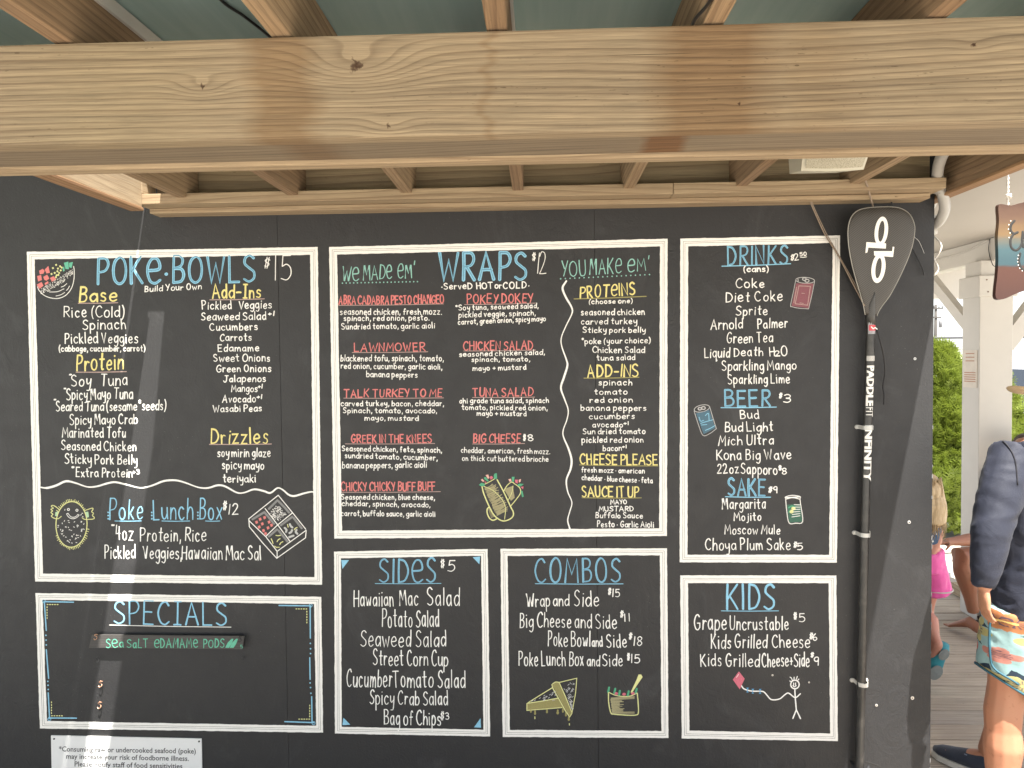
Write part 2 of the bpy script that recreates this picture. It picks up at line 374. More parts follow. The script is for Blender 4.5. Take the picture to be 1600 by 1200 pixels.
_rt = random.Random(7)
def lay_text(mb, text, x0, x1, y0, y1, cap, w, jit=1.0, inner=None, iw=.9, lift=.0009, to3=None):
    if inner is None: w = w*.83
    if cap < 20: cap = cap*.95
    adv = []; cur = 0; prevs = True
    for ch in text:
        if ch == ' ': cur += .50; prevs = True; continue
        gw = GLP[ch][0]
        if not prevs: cur += .25
        adv.append((ch, cur, gw)); cur += gw; prevs = False
    sx = (x1-x0)/max(cur, .05)
    if len(text) == 1 and text in '1Il': sx = cap
    slant = _rt.uniform(-.035, .035)*jit
    for ch, cx, gw in adv:
        sc = 1+_rt.uniform(-.07, .07)*jit; dy = _rt.uniform(-.036, .036)*jit; rot = _rt.uniform(-.075, .075)*jit+slant; wx = 1+_rt.uniform(-.10, .10)*jit
        nseg = 3 if cap < 14 else 6
        for curved, pts in GLP[ch][1]:
            pp = cat_rom(pts, nseg) if curved else (pts if (inner is None and cap < 30) else pts)
            o = []
            for (u, vv) in pp:
                du = (u-gw/2)*wx; a = du - vv*rot; b = vv*sc + du*rot*.5 + dy
                xx = x0 + (cx+gw/2+a)*sx
                fr = (xx-x0)/max(1e-6, (x1-x0)); yy = y0+(y1-y0)*fr - b*cap
                o.append((xx, yy))
            if len(o) == 2 and math.hypot(o[0][0]-o[1][0], o[0][1]-o[1][1]) > cap*.3 and jit:
                mx, my = (o[0][0]+o[1][0])/2, (o[0][1]+o[1][1])/2
                o.insert(1, (mx+_rt.uniform(-.015, .015)*cap, my+_rt.uniform(-.015, .015)*cap))
            ww = w*_rt.uniform(.82, 1.15)
            if len(o) > 3: ww = [ww*(1.12-.30*k/len(o)+_rt.uniform(-.06, .06)) for k in range(len(o))]
            ribbon(mb, o, ww, lift=lift+_rt.uniform(0, .0001), to3=to3)
            if inner is not None: ribbon(inner, o, iw, lift=lift+.0012, edge=lift+.0002, to3=to3)
# ---------------------------------------------------------------- menu painted on the wall
def paint(name, col, var=.10, rough=.62):
    m = NT(name); c = m.coord(); n = m.noise(c, 260, 3); n2 = m.noise(c, 25, 3)
    a = m.mix(m.ramp(n, [(.3, 0.), (.6, 1.)]), tuple(x*(1-var*2.2) for x in col), col)
    m.color(m.mix(m.math('MULTIPLY', n2, .3), a, tuple(x*.72 for x in col))); m.rough(rough); return m.m
PC = dict(white=paint('white_marker', (.88, .87, .84), .06), cream=paint('cream_paint', (.84, .825, .79), .03), blue=paint('blue_marker', (.26, .56, .76)),
          dblue=paint('dark_blue_marker', (.10, .28, .42)), yellow=paint('yellow_marker', (.80, .70, .26)), red=paint('coral_marker', (.70, .20, .19)),
          teal=paint('teal_marker', (.28, .56, .50)), pink=paint('dusty_pink_marker', (.42, .30, .28)), green=paint('green_marker', (.07, .36, .20)),
          lime=paint('pale_yellow_marker', (.72, .72, .32)), grey=paint('grey_marker', (.22, .22, .22)), rose=paint('rose_marker', (.60, .14, .20)),
          wine=paint('wine_marker', (.22, .07, .09)), olive=paint('olive_marker', (.30, .27, .10)), navy=paint('navy_marker', (.06, .14, .20)),
          lgreen=paint('light_green_marker', (.42, .62, .40)), black=paint('black_line', (.02, .02, .02)), kblue=paint('kite_blue_marker', (.10, .33, .58)),
          mint=paint('mint_marker', (.13, .48, .33)), dgreen=paint('bottle_green_marker', (.03, .12, .08)), ygrey=paint('grey_yellow_marker', (.34, .31, .17)),
          skin=paint('peach_marker', (.72, .42, .36)), lgrey=paint('pale_grey_marker', (.5, .5, .5)))
SEC = [None]; ZT = [(0, 0, 1)]
def zoomed(ox, oy, s): ZT[0] = (ox, oy, s)
def zp(x, y): o = ZT[0]; return (o[0]+x/o[2], o[1]+y/o[2])
def T(text, x0, x1, y0, y1, cap, col='white', w=2.0, kind='text_line', dbl=None, jit=1.0):
    a = zp(x0, y0); b = zp(x1, y1); c = cap/ZT[0][2]
    mb = MB(); inn = MB() if dbl else None
    lay_text(mb, text, a[0], b[0], a[1], b[1], c, w, jit, inn, iw=w*.24)
    o = part(kind, mb, PC[col], SEC[0], fix=False)
    if dbl:
        nv = len(mb.v); me = o.data; bm = bmesh.new(); bm.from_mesh(me)
        vs = [bm.verts.new(Vector(p)-Vector(ORG[o.name])) for p in inn.v]
        for f in inn.f:
            try: bm.faces.new([vs[i] for i in f]).material_index = 1
            except ValueError: pass
        bm.to_mesh(me); bm.free(); me.materials.append(PC[dbl])
    return o
def U(x0, y0, x1, y1, col, w=1.5):
    a = zp(x0, y0); b = zp(x1, y1); m = ((a[0]+b[0])/2, (a[1]+b[1])/2+.5); mb = MB()
    ribbon(mb, [a, m, b], w, lift=.0007); return part('underline', mb, PC[col], SEC[0], fix=False)
_rb = random.Random(3)
def frame_strokes(name, quad, label, width=12.0):
    """outer painted band, two hairlines, inner band with a ragged brushed edge"""
    mb = MB(); tl, tr, br, bl = [Vector((p[0], p[1])) for p in quad]
    cen = (tl+tr+br+bl)/4
    def inset(d):
        out = []; cs = [tl, tr, br, bl]
        for i in range(4):
            p = cs[i]; e1 = (p-cs[i-1]).normalized(); e2 = (cs[(i+1) % 4]-p).normalized()
            n1 = Vector((-e1.y, e1.x)); n2 = Vector((-e2.y, e2.x)); out.append(p + (n1+n2)*d)
        return out
    rag = .34
    for (d0, d1, r0, r1) in ((0, width*.36, rag, .1), (width*.36+.45, width*.36+2.5, .06, .06), (width*.36+2.95, width, .06, rag)):
        A, B = inset(d0), inset(d1)
        for i in range(4):
            j = (i+1) % 4; L = (A[j]-A[i]).length; n = max(8, int(L/3.2))
            e = (A[j]-A[i]).normalized(); nn = Vector((-e.y, e.x)); vs = []
            ra = rb = 0
            for k in range(n+1):
                t = k/n; end = k in (0, n)
                ra = ra*.6+_rb.uniform(-r0, r0)*.7; rb = rb*.6+_rb.uniform(-r1, r1)*.7
                a = A[i].lerp(A[j], t) + nn*(0 if end else ra); b = B[i].lerp(B[j], t) + nn*(0 if end else rb)
                for q in (a, b):
                    o = wall_pt(q.x, q.y); vs.append((o.x, o.y-.0006, o.z))
            mb.add(vs, [(2*k, 2*k+2, 2*k+3, 2*k+1) for k in range(n)])
    return part(name, mb, PC['cream'], WALL, fix=False, label=label)
def fill(mb, pts, lift=.0005):
    vs = []
    for p in pts:
        q = zp(*p); o = wall_pt(*q); vs.append((o.x, o.y-lift, o.z))
    mb.add(vs, [tuple(range(len(vs)))])
def S(mb, pts, w, curve=True, lift=.0011):
    pp = [zp(*p) for p in pts]; ribbon(mb, cat_rom(pp, 4) if curve and len(pp) > 2 else pp, w, lift=lift)
def D(name, mb, cols, **k): return part(name, mb, PC[cols], SEC[0], fix=False, **k)
def ell(cx, cy, rx, ry, n=20, rot=0, a0=0, a1=360):
    o = []
    for k in range(n+1):
        a = math.radians(a0+(a1-a0)*k/n); x, y = rx*math.cos(a), ry*math.sin(a); r = math.radians(rot)
        o.append((cx+x*math.cos(r)-y*math.sin(r), cy+x*math.sin(r)+y*math.cos(r)))
    if a1-a0 == 360: o[-1] = o[0]
    return o

def build_menu():
    rd = random.Random(11)
    # ---- poke bowls
    SEC[0] = frame_strokes('menu_section', [(42, 393.5), (496.5, 386), (503.3, 913.5), (55, 908.5)], 'poke bowls and lunch box menu section with white painted border')
    zoomed(40, 370, 3.3333)
    T('POKε·BOWLS', 374, 1193, 247, 232, 138, 'blue', 4.4, 'heading', 'dblue', .4)
    T('$', 1240, 1270, 158, 156, 50, w=1.7, kind='price'); T('1', 1297, 1300, 226, 226, 130, w=1.9, kind='price'); T('5', 1328, 1385, 222, 220, 126, w=1.9, kind='price')
    T('Build Your Own', 620, 915, 286, 272, 32, w=1.8)
    T('Base', 278, 472, 338, 333, 72, 'yellow', 3.2, 'heading'); U(275, 346, 480, 343, 'pink', 1.5)
    for a in (('Rice (Cold)', 200, 512, 418, 418, 60), ('Spinach', 298, 522, 482, 480, 55), ('Pickled Veggies', 205, 583, 555, 552, 56),
              ('(cabbage, cucumber, carrot)', 175, 622, 597, 595, 32), ('Soy  Tuna', 240, 528, 777, 772, 62), ('Spicy Mayo Tuna', 215, 557, 848, 843, 58),
              ('Seared Tuna (sesame*seeds)', 160, 730, 908, 902, 52)): T(*a, w=2.0)
    T('Protein', 265, 508, 700, 690, 86, 'yellow', 3.2, 'heading'); U(263, 705, 525, 702, 'pink', 1.5)
    for x, y in ((226, 735), (199, 808), (146, 868)): T('*', x, x+13, y, y, 24, w=1.5)
    T('Add-Īns', 975, 1222, 322, 318, 68, 'yellow', 3.0, 'heading'); U(960, 328, 1243, 323, 'pink', 1.5)
    for a in (('Pickled  Veggies', 920, 1280, 378, 372, 44), ('Seaweed Salad', 915, 1252, 435, 430, 42), ('Cucumbers', 960, 1208, 488, 485, 40),
              ('Carrots', 1012, 1175, 542, 540, 38), ('Edamame', 1003, 1215, 597, 595, 38), ('Sweet Onions', 980, 1272, 650, 648, 40),
              ('Green Onions', 995, 1277, 704, 702, 38), ('Jalapenos', 1032, 1250, 756, 754, 36), ('Mangos', 1073, 1206, 808, 806, 38),
              ('Avocado', 1025, 1198, 862, 860, 38), ('Wasabi Peas', 978, 1228, 912, 908, 36), ('+1', 1264, 1294, 412, 410, 24),
              ('+1', 1212, 1232, 790, 788, 22), ('+1', 1205, 1230, 844, 842, 22)): T(*a, w=1.9)
    zoomed(40, 640, 3.3333)
    for a in (('Spicy Mayo Crab', 232, 582, 78, 74, 55), ('Marinated Tofu', 193, 520, 146, 144, 54), ('Seasoned Chicken', 187, 575, 210, 216, 50),
              ('Sticky Pork Belly', 205, 580, 280, 286, 52), ('*', 240, 253, 318, 318, 24), ('Extra Protein', 263, 555, 350, 352, 48), ('+3', 557, 593, 337, 335, 26)): T(*a, w=2.0)
    T('Drizzles', 965, 1260, 177, 175, 80, 'yellow', 2.8, 'heading'); U(958, 181, 1280, 179, 'pink', 1.5)
    for a in (('soy mirin glaze', 1000, 1275, 246, 246, 46), ('spicy mayo', 1025, 1240, 310, 310, 46), ('teriyaki', 1030, 1198, 378, 378, 42)): T(*a, w=2.0)
    wv = [(72, 403), (110, 408), (160, 395), (210, 373), (260, 382), (320, 402), (370, 400), (430, 383), (470, 378), (530, 392), (600, 408), (660, 395), (720, 372),
          (780, 368), (830, 380), (900, 405), (950, 408), (1000, 394), (1040, 400), (1100, 432), (1140, 432), (1190, 415), (1240, 424), (1275, 434), (1312, 408),
          (1340, 418), (1370, 443), (1400, 450), (1450, 436), (1490, 428), (1510, 434)]
    p = cat_rom([zp(*q) for q in wv], 4); mb = MB()
    ribbon(mb, p, [3.4 if 3 < i < 14 else (1.9+1.1*abs(math.sin(i*.16))) for i in range(len(p))]); D('wavy_line', mb, 'white')
    for tx, x0, x1 in (('Poke', 437, 610), ('Lunch', 667, 870), ('Box', 905, 1020)): T(tx, x0, x1, 572, 570, 104, 'blue', 2.4, 'heading')
    for x0, x1 in ((465, 603), (710, 855), (937, 1012)): U(x0, 580, x1, 580, 'blue', 1.2)
    mb = MB()
    for x in (430, 657, 897):
        for y in (535, 551, 568): S(mb, [(x, y), (x+1, y+1)], 2.6)
    D('dots', mb, 'blue')
    for a in (('$', 1027, 1048, 518, 518, 38), ('12', 1057, 1105, 546, 544, 56), ('4oz', 472, 558, 680, 680, 72), ('Protein, Rice', 598, 938, 685, 684, 70),
              ('Pickled', 412, 570, 775, 775, 68), ('Veggies,', 615, 812, 777, 777, 68), ('Hawaiian Mac Sal', 815, 1225, 778, 782, 72)): T(*a, w=2.0)
    T('*', 450, 465, 622, 622, 26, w=1.6)
    # bowl drawing
    zoomed(40, 380, 8)
    mb = MB()
    for q in ([(170, 345), (215, 320), (240, 345), (225, 380), (180, 390)], [(240, 330), (285, 285), (305, 370), (262, 378)], [(145, 410), (195, 398), (205, 460), (158, 478)],
              [(222, 420), (270, 393), (298, 440), (262, 470), (235, 458)], [(305, 435), (350, 412), (385, 450), (330, 482)], [(140, 520), (200, 485), (225, 530), (175, 572)],
              [(238, 500), (280, 475), (290, 500), (245, 525)]): fill(mb, q)
    D('drawn_tuna_cubes', mb, 'red')
    mb = MB()
    for x, y in ((382, 272), (342, 312), (325, 385), (365, 372), (405, 318), (432, 290), (452, 305), (398, 352), (420, 372), (388, 402), (440, 340), (410, 398), (380, 425)):
        fill(mb, [(x-14, y-5), (x+4, y-15), (x+15, y+3), (x-3, y+14)])
    D('drawn_corn', mb, 'lime')
    mb = MB()
    for q in ([(480, 245), (535, 230), (542, 325), (500, 322)], [(545, 245), (592, 235), (575, 310), (545, 300)], [(462, 310), (482, 290), (490, 345), (470, 355)]): fill(mb, q)
    D('drawn_greens', mb, 'mint')
    mb = MB()
    S(mb, [(150, 545), (170, 590), (230, 650), (320, 685), (420, 688), (510, 645), (575, 560), (605, 450), (608, 340), (600, 290)], 1.2)
    for q in ([(445, 548), (480, 535), (515, 505)], [(300, 610), (400, 605), (480, 570)], [(380, 660), (440, 645), (490, 615)], [(510, 590), (530, 570), (550, 535)]): S(mb, q, 1.0)
    for k in range(230):
        t = rd.random(); s_ = rd.random(); x = 190+t*400; y = 575-t*255 + s_*(60+40*math.sin(t*3.1))
        if x < 600: S(mb, [(x, y), (x+rd.uniform(-6, 6), y+rd.uniform(-6, 6))], .8, False)
    D('drawn_bowl', mb, 'white')
    # puffer drawing
    zoomed(40, 740, 8.571)
    mb = MB(); e = ell(615, 680, 208, 305, 36, 2); S(mb, e, 1.5)
    for k in range(64):
        a = math.radians(k*360/64)
        if 155 < k*360/64 < 205 or (k*360/64 > 325) or k*360/64 < 8: continue
        x, y = 615+210*math.cos(a), 680+307*math.sin(a); r = rd.uniform(15, 34)
        S(mb, [(x, y), (x+r*math.cos(a), y+r*math.sin(a))], 1.1, False)
    S(mb, [(455, 485), (400, 440), (360, 425), (345, 440), (372, 462), (340, 478), (362, 500), (340, 520), (366, 545), (345, 570), (390, 600), (440, 602), (478, 572)], 1.3)
    S(mb, [(795, 495), (840, 478), (895, 462), (902, 480), (885, 510), (910, 530), (895, 560), (922, 590), (905, 608), (850, 612), (790, 612), (757, 590)], 1.3)
    D('drawn_puffer_outline', mb, 'lime')
    mb = MB(); fill(mb, [(400, 515), (445, 505), (428, 570), (395, 568)]); fill(mb, [(800, 515), (840, 508), (850, 580), (822, 590)]); D('drawn_fins', mb, 'lgreen')
    mb = MB()
    S(mb, [(548, 540), (580, 585), (635, 605), (690, 585), (718, 555)], 1.0); S(mb, [(568, 530), (600, 572), (640, 585), (680, 570), (700, 545)], 1.0)
    S(mb, [(548, 540), (568, 530)], 1.0); S(mb, [(718, 555), (700, 545)], 1.0)
    S(mb, ell(574, 480, 14, 14, 10), 1.1); S(mb, ell(688, 490, 14, 14, 10), 1.1)
    for k in range(62):
        a = rd.uniform(0, 6.28); r = math.sqrt(rd.random()); x, y = 615+175*r*math.cos(a), 690+265*r*math.sin(a)
        if 530 < x < 730 and 440 < y < 620: continue
        b = rd.uniform(0, 3.14); S(mb, [(x, y), (x+14*math.cos(b), y+14*math.sin(b))], 1.0, False)
    D('drawn_puffer_face', mb, 'white')
    # lunch box drawing
    zoomed(370, 760, 8.571)
    mb = MB()
    for q in ([(555, 118), (160, 435)], [(555, 118), (745, 350), (925, 575)], [(160, 435), (165, 460), (390, 675), (540, 870)], [(540, 870), (925, 590)], [(162, 440), (168, 540), (350, 760), (535, 962)],
              [(540, 870), (540, 962)], [(535, 962), (920, 688), (930, 590)], [(380, 298), (548, 515), (712, 735)], [(745, 355), (548, 515), (388, 670)]): S(mb, q, 1.4, False)
    for k in range(150):
        u, v = rd.random(), rd.random(); x = 545+(u-v)*120; y = 245+(u+v)*120; S(mb, [(x, y), (x+rd.uniform(-7, 7), y+rd.uniform(-7, 7))], .9, False)
    D('drawn_lunch_box', mb, 'white')
    mb = MB()
    for x, y in ((265, 480), (313, 440), (372, 418), (342, 502), (432, 478), (300, 545), (418, 555), (358, 592), (385, 632), (465, 520)): fill(mb, [(x-20, y-12), (x+10, y-24), (x+22, y+8), (x-8, y+24)])
    D('drawn_tuna_cubes', mb, 'red')
    mb = MB()
    for q in ([(525, 655), (555, 660), (585, 655)], [(540, 740), (555, 715), (580, 700)], [(575, 780), (590, 755), (618, 740)], [(460, 700), (475, 730), (485, 765)], [(505, 800), (530, 815), (570, 815)], [(680, 510), (688, 545)], [(770, 580), (785, 560), (808, 550)]): S(mb, q, 1.4)
    D('drawn_noodles', mb, 'lime')
    mb = MB()
    for q in ([(710, 505), (722, 530), (745, 550)], [(640, 555), (665, 580), (660, 610)], [(705, 625), (730, 610), (740, 585)], [(700, 680), (735, 668), (760, 660)], [(800, 580), (790, 610), (812, 635)]): S(mb, q, 3.2)
    D('drawn_beans', mb, 'lgrey')
    mb = MB()
    for q in ([(430, 300), (545, 185)], [(560, 200), (640, 280), (700, 350)], [(210, 440), (370, 345)], [(370, 345), (500, 500)], [(590, 520), (745, 405)], [(760, 420), (870, 560)], [(430, 670), (540, 575)], [(560, 590), (680, 740)]): S(mb, q, 3.4, False, lift=.0006)
    D('drawn_box_shading', mb, 'grey')

    # ---- wraps
    SEC[0] = frame_strokes('menu_section', [(514.4, 386), (1043, 373), (1042, 837.5), (522.5, 841.5)], 'wraps menu section with a wavy divider and white painted border')
    zoomed(510, 370, 5)
    for tx, x0, x1, y0, y1, c in (('Wε', 125, 250, 348, 345, 115), ('MADε', 290, 510, 336, 328, 115), ("εM'", 557, 690, 327, 320, 110)): T(tx, x0, x1, y0, y1, c, 'teal', 2.0, 'subheading')
    mb = MB()
    for k in range(21): S(mb, [(125+k*29.3, 362-k*.6), (126+k*29.3, 362-k*.6)], 2.2, False)
    D('dots', mb, 'teal')
    T('WRAPS', 884, 1560, 338, 332, 212, 'blue', 5.0, 'heading', 'dblue', .3)
    for a in (('ABRA CADABRA PESTO CHANGEO', 97, 915, 528, 520, 68), ('LAWNMOWER', 220, 770, 896, 890, 66)): T(*a, col='red', w=2.3, kind='subheading')
    U(97, 536, 915, 524, 'pink', 1.1); U(202, 904, 792, 898, 'pink', 1.1)
    for a in (('seasoned chicken, fresh mozz.', 108, 900, 608, 606, 50), ('spinach, red onion, pesto.', 138, 803, 656, 652, 44), ('Sundried tomato, garlic aioli', 120, 845, 722, 714, 46),
              ('blackened tofu, spinach, tomato,', 112, 915, 972, 970, 50), ('red onion, cucumber, garlic aioli,', 115, 903, 1028, 1036, 46), ('banana peppers', 315, 710, 1093, 1099, 46)): T(*a, w=1.65)
    zoomed(510, 590, 4.8)
    for a in (('TALK TURKEY TO ME', 133, 865, 148, 142, 60), ('GREEK IN THE KNEES', 187, 788, 488, 486, 62), ('CHICKY CHICKY BUFF BUFF', 113, 815, 851, 846, 66)): T(*a, col='red', w=2.3, kind='subheading')
    U(130, 154, 878, 152, 'pink', 1.1); U(142, 497, 812, 494, 'pink', 1.1); U(113, 860, 855, 855, 'pink', 1.1)
    for a in (('carved turkey, bacon, cheddar,', 110, 880, 213, 212, 42), ('Spinach, tomato, avocado,', 125, 828, 264, 266, 40), ('mayo, mustard', 290, 690, 320, 322, 38),
              ('Seasoned chicken, feta, spinach,', 118, 865, 550, 562, 42), ('sundried tomato, cucumber,', 140, 832, 602, 620, 42), ('banana peppers, garlic aioli', 120, 750, 680, 674, 48),
              ('Seasoned chicken, blue cheese,', 113, 812, 914, 916, 42), ('cheddar, spinach, avocado,', 117, 778, 960, 972, 40), ('carrot, buffalo sauce, garlic aioli', 112, 815, 1036, 1042, 42)): T(*a, w=1.65)
    zoomed(690, 370, 5)
    T('$', 706, 735, 183, 183, 52, w=1.6, kind='price'); T('1', 745, 748, 290, 290, 165, w=1.7, kind='price'); T('2', 765, 815, 286, 286, 160, w=1.7, kind='price')
    T('·ServeD', 0, 238, 410, 406, 50, w=2.1); T('HOT', 275, 398, 408, 404, 50, w=2.1); T('or', 418, 468, 402, 402, 50, w=2.0); T('COLD·', 480, 684, 406, 398, 50, w=2.1)
    for a in (('POKEY DOKEY', 200, 712, 522, 512, 72), ('CHICKEN SALAD', 172, 712, 885, 880, 70)): T(*a, col='red', w=2.3, kind='subheading')
    U(180, 530, 733, 518, 'pink', 1.1); U(172, 892, 735, 885, 'pink', 1.1)
    for a in (('*Soy tuna, seaweed salad,', 110, 755, 575, 556, 42), ('pickled veggie, spinach,', 135, 733, 630, 612, 44), ('carrot, green onion, spicy mayo', 130, 812, 685, 656, 42),
              ('seasoned chicken salad,', 140, 805, 936, 920, 42), ('spinach, tomato,', 235, 690, 976, 972, 38), ('mayo + mustard', 245, 660, 1046, 1036, 42)): T(*a, w=1.65)
    zoomed(690, 590, 4.8)
    for a in (('TUNA SALAD', 235, 685, 141, 138, 64), ('BIG CHEESE', 238, 590, 490, 486, 66)): T(*a, col='red', w=2.3, kind='subheading')
    U(232, 149, 698, 146, 'pink', 1.1); U(232, 498, 622, 494, 'pink', 1.1)
    T('$', 612, 632, 468, 468, 40, w=1.6, kind='price'); T('8', 650, 688, 476, 474, 50, w=1.7, kind='price')
    for a in (('ahi grade tuna salad, spinach', 135, 803, 192, 188, 40), ('tomato, pickled red onion,', 153, 793, 240, 245, 40), ('mayo + mustard', 265, 635, 284, 288, 38)): T(*a, w=1.65)
    for a in (('cheddar, american, fresh mozz.', 147, 812, 562, 572, 42), ('on thick cut buttered brioche', 155, 800, 622, 630, 42)): T(*a, w=1.4)
    zoomed(860, 370, 5)
    for tx, x0, x1, y0, y1, c in (('YOU', 85, 275, 308, 300, 118), ('MAKε', 305, 552, 294, 284, 115), ("εM'", 602, 775, 272, 264, 100)): T(tx, x0, x1, y0, y1, c, 'teal', 2.0, 'subheading')
    mb = MB()
    for k in range(20): S(mb, [(80+k*36.5, 328-k*1.75), (81+k*36.5, 328-k*1.75)], 2.2, False)
    D('dots', mb, 'teal')
    T('PROTεINS', 232, 660, 480, 450, 96, 'yellow', 2.9, 'subheading'); U(185, 485, 748, 465, 'olive', 1.6)
    T('ADD-INS', 290, 683, 1096, 1088, 96, 'yellow', 2.9, 'subheading'); U(262, 1104, 692, 1097, 'olive', 1.5)
    for a in (('(choose one)', 302, 640, 525, 516, 38), ('seasoned chicken', 240, 735, 611, 608, 50), ('carved turkey', 240, 675, 684, 680, 48), ('Sticky pork belly', 255, 740, 748, 746, 44),
              ('*poke (your choice)', 242, 780, 836, 828, 46), ('Chicken Salad', 330, 735, 905, 906, 50), ('tuna salad', 365, 660, 967, 960, 44), ('spinach', 378, 637, 1160, 1158, 48)): T(*a, w=1.7)
    zoomed(860, 590, 4.615)
    for a in (('tomato', 318, 553, 121, 120, 42), ('red onion', 285, 592, 180, 177, 38), ('banana peppers', 220, 690, 238, 238, 42), ('cucumbers', 282, 605, 298, 296, 42),
              ('avocado', 305, 520, 357, 357, 38), ('+1', 530, 563, 342, 340, 24), ('Sun dried tomato', 235, 683, 408, 404, 40), ('pickled red onion', 228, 670, 469, 466, 44), ('bacon', 380, 512, 528, 526, 42),
              ('+1', 518, 548, 510, 508, 24), ('fresh mozz · american', 225, 678, 682, 690, 38), ('cheddar · blue cheese · feta', 228, 735, 738, 762, 40), ('MAYO', 435, 550, 912, 910, 32),
              ('MUSTARD', 350, 598, 963, 963, 36), ('Buffalo Sauce', 325, 665, 1010, 1014, 40), ('Pesto · Garlic Aioli', 337, 745, 1076, 1080, 44)): T(*a, w=1.7)
    T('CHEESE PLEASE', 215, 770, 622, 630, 74, 'yellow', 2.7, 'subheading'); U(210, 629, 775, 637, 'olive', 1.4)
    T('SAUCE IT UP', 230, 635, 858, 860, 76, 'yellow', 2.7, 'subheading'); U(228, 866, 655, 867, 'olive', 1.4)
    w1 = [(885, 439), (879, 450), (884, 464), (893, 480), (893.6, 490), (884, 510), (877, 528), (878, 542), (885, 562), (886.4, 572), (881, 590), (876.4, 606), (875.6, 605+4), (881.7, 622.5), (887.7, 640), (886, 655), (880, 672), (880.6, 683), (888, 700.5), (893, 718), (891.4, 733), (885, 750), (887, 768), (893.6, 785), (890, 800), (887, 813), (890.3, 826)]
    w1 = [q for i, q in enumerate(w1) if i != 12]
    mb = MB(); p = cat_rom(w1, 5); ribbon(mb, p, [1.6+1.6*abs(math.sin(i*.075+1))**3 for i in range(len(p))]); D('wavy_line', mb, 'white')
    # two wraps drawing
    zoomed(740, 730, 13.333)
    mb = MB()
    for k in range(58):
        t = k/57; lx, rx = 215+t*260, 480+t*300; y = 420+t*560
        x0 = lx+rd.uniform(0, 40); x1 = lx+(rx-lx)*rd.uniform(.55, .95); S(mb, [(x0, y-40+rd.uniform(-10, 10)+60), ((x0+x1)/2, y-15), (x1, y-70+rd.uniform(-20, 20))], rd.uniform(.8, 1.5), False, lift=.0006)
    for k in range(22):
        t = k/21; x0 = 660+t*100; y = 440+t*230+20; S(mb, [(x0-20+t*40, y), (x0+150-t*60, y-60)], 1.2, False, lift=.0006)
    for k in range(8): S(mb, [(310+k*8, 880+k*24), (370+k*8, 870+k*22)], 1.0, False, lift=.0006)
    D('drawn_wrap_shading', mb, 'ygrey')
    mb = MB()
    S(mb, [(175, 400), (215, 560), (330, 830), (420, 990), (520, 1080), (620, 1120), (740, 1090), (820, 1020), (825, 930), (770, 820), (620, 500), (490, 260)], 1.9)
    S(mb, [(240, 350), (340, 300), (440, 240)], 1.2); S(mb, [(215, 400), (400, 480), (560, 630), (640, 760), (665, 900), (645, 1085)], 1.1)
    S(mb, [(330, 830), (285, 870), (285, 960), (330, 1060), (400, 1105), (480, 1075)], 1.9)
    S(mb, [(630, 490), (700, 380), (790, 310), (860, 350), (960, 430), (975, 540), (880, 680), (780, 800)], 1.4); S(mb, [(820, 390), (800, 520), (725, 680)], 1.1)
    D('drawn_wraps', mb, 'lime')
    mb = MB()
    for q in ([(110, 370), (160, 325), (235, 345), (230, 390), (165, 400)], [(215, 210), (260, 205), (320, 290), (290, 300), (225, 245)], [(440, 130), (485, 125), (492, 240), (425, 250), (420, 170)],
              [(795, 200), (855, 200), (840, 300), (800, 310)], [(905, 370), (960, 340), (1045, 350), (990, 395), (920, 400)], [(975, 480), (1020, 500), (1045, 610), (1010, 625)]): fill(mb, q, .0008)
    D('drawn_lettuce', mb, 'green')
    mb = MB()
    for q in ([(330, 200), (380, 180), (410, 220), (360, 265)], [(215, 300), (265, 300), (255, 330)], [(860, 260), (925, 260), (915, 340), (870, 320)], [(980, 410), (1040, 400), (1030, 460)]): fill(mb, q, .0007)
    D('drawn_tomato', mb, 'rose')
    mb = MB()
    for q in ([(250, 165), (305, 150), (330, 225), (300, 245)], [(150, 265), (180, 240), (225, 285), (200, 305)], [(725, 250), (780, 240), (790, 300), (745, 300)], [(940, 260), (985, 245), (980, 300), (945, 320)]): fill(mb, q, .0006)
    D('drawn_onion', mb, 'skin')

    # ---- drinks
    SEC[0] = frame_strokes('menu_section', [(1063, 373), (1312.6, 367.8), (1307.5, 879), (1062, 878.6)], 'tall drinks beer and sake menu section with white painted border')
    zoomed(1050, 360, 4.615)
    T('DRINKS', 400, 832, 249, 240, 132, 'blue', 2.7, 'heading', 'dblue', .5); U(360, 258, 855, 240, 'blue', 1.5)
    T('$', 855, 880, 213, 213, 36, w=1.7, kind='price'); T('2', 885, 912, 216, 214, 46, w=1.7, kind='price'); T('50', 923, 968, 184, 182, 26, w=1.5, kind='price'); U(925, 193, 970, 191, 'white', 1.1)
    T('(cans)', 518, 695, 298, 296, 42, w=2.3)
    for a in (('Coke', 460, 665, 416, 410, 66), ('Diet Coke', 390, 795, 516, 508, 76), ('Sprite', 463, 687, 612, 608, 68), ('Arnold', 280, 508, 716, 706, 76), ('Palmer', 618, 832, 706, 700, 70),
              ('Green Tea', 395, 725, 814, 806, 76), ('Liquid', 237, 415, 918, 914, 72), ('Death', 448, 655, 909, 902, 66), ('H', 705, 740, 908, 906, 70), ('2', 744, 778, 906, 906, 40), ('O', 790, 830, 905, 902, 74),
              ('Sparkling Mango', 362, 893, 1010, 1003, 72), ('Sparkling Lime', 405, 848, 1106, 1102, 70)): T(*a, w=2.0)
    zoomed(1050, 600, 4.14)
    T('BEER', 343, 635, 144, 142, 102, 'blue', 3.1, 'heading', 'dblue', .5); U(317, 153, 675, 149, 'blue', 1.5)
    T('SAKE', 365, 600, 720, 722, 106, 'blue', 3.1, 'heading', 'dblue', .5); U(345, 729, 638, 732, 'blue', 1.5)
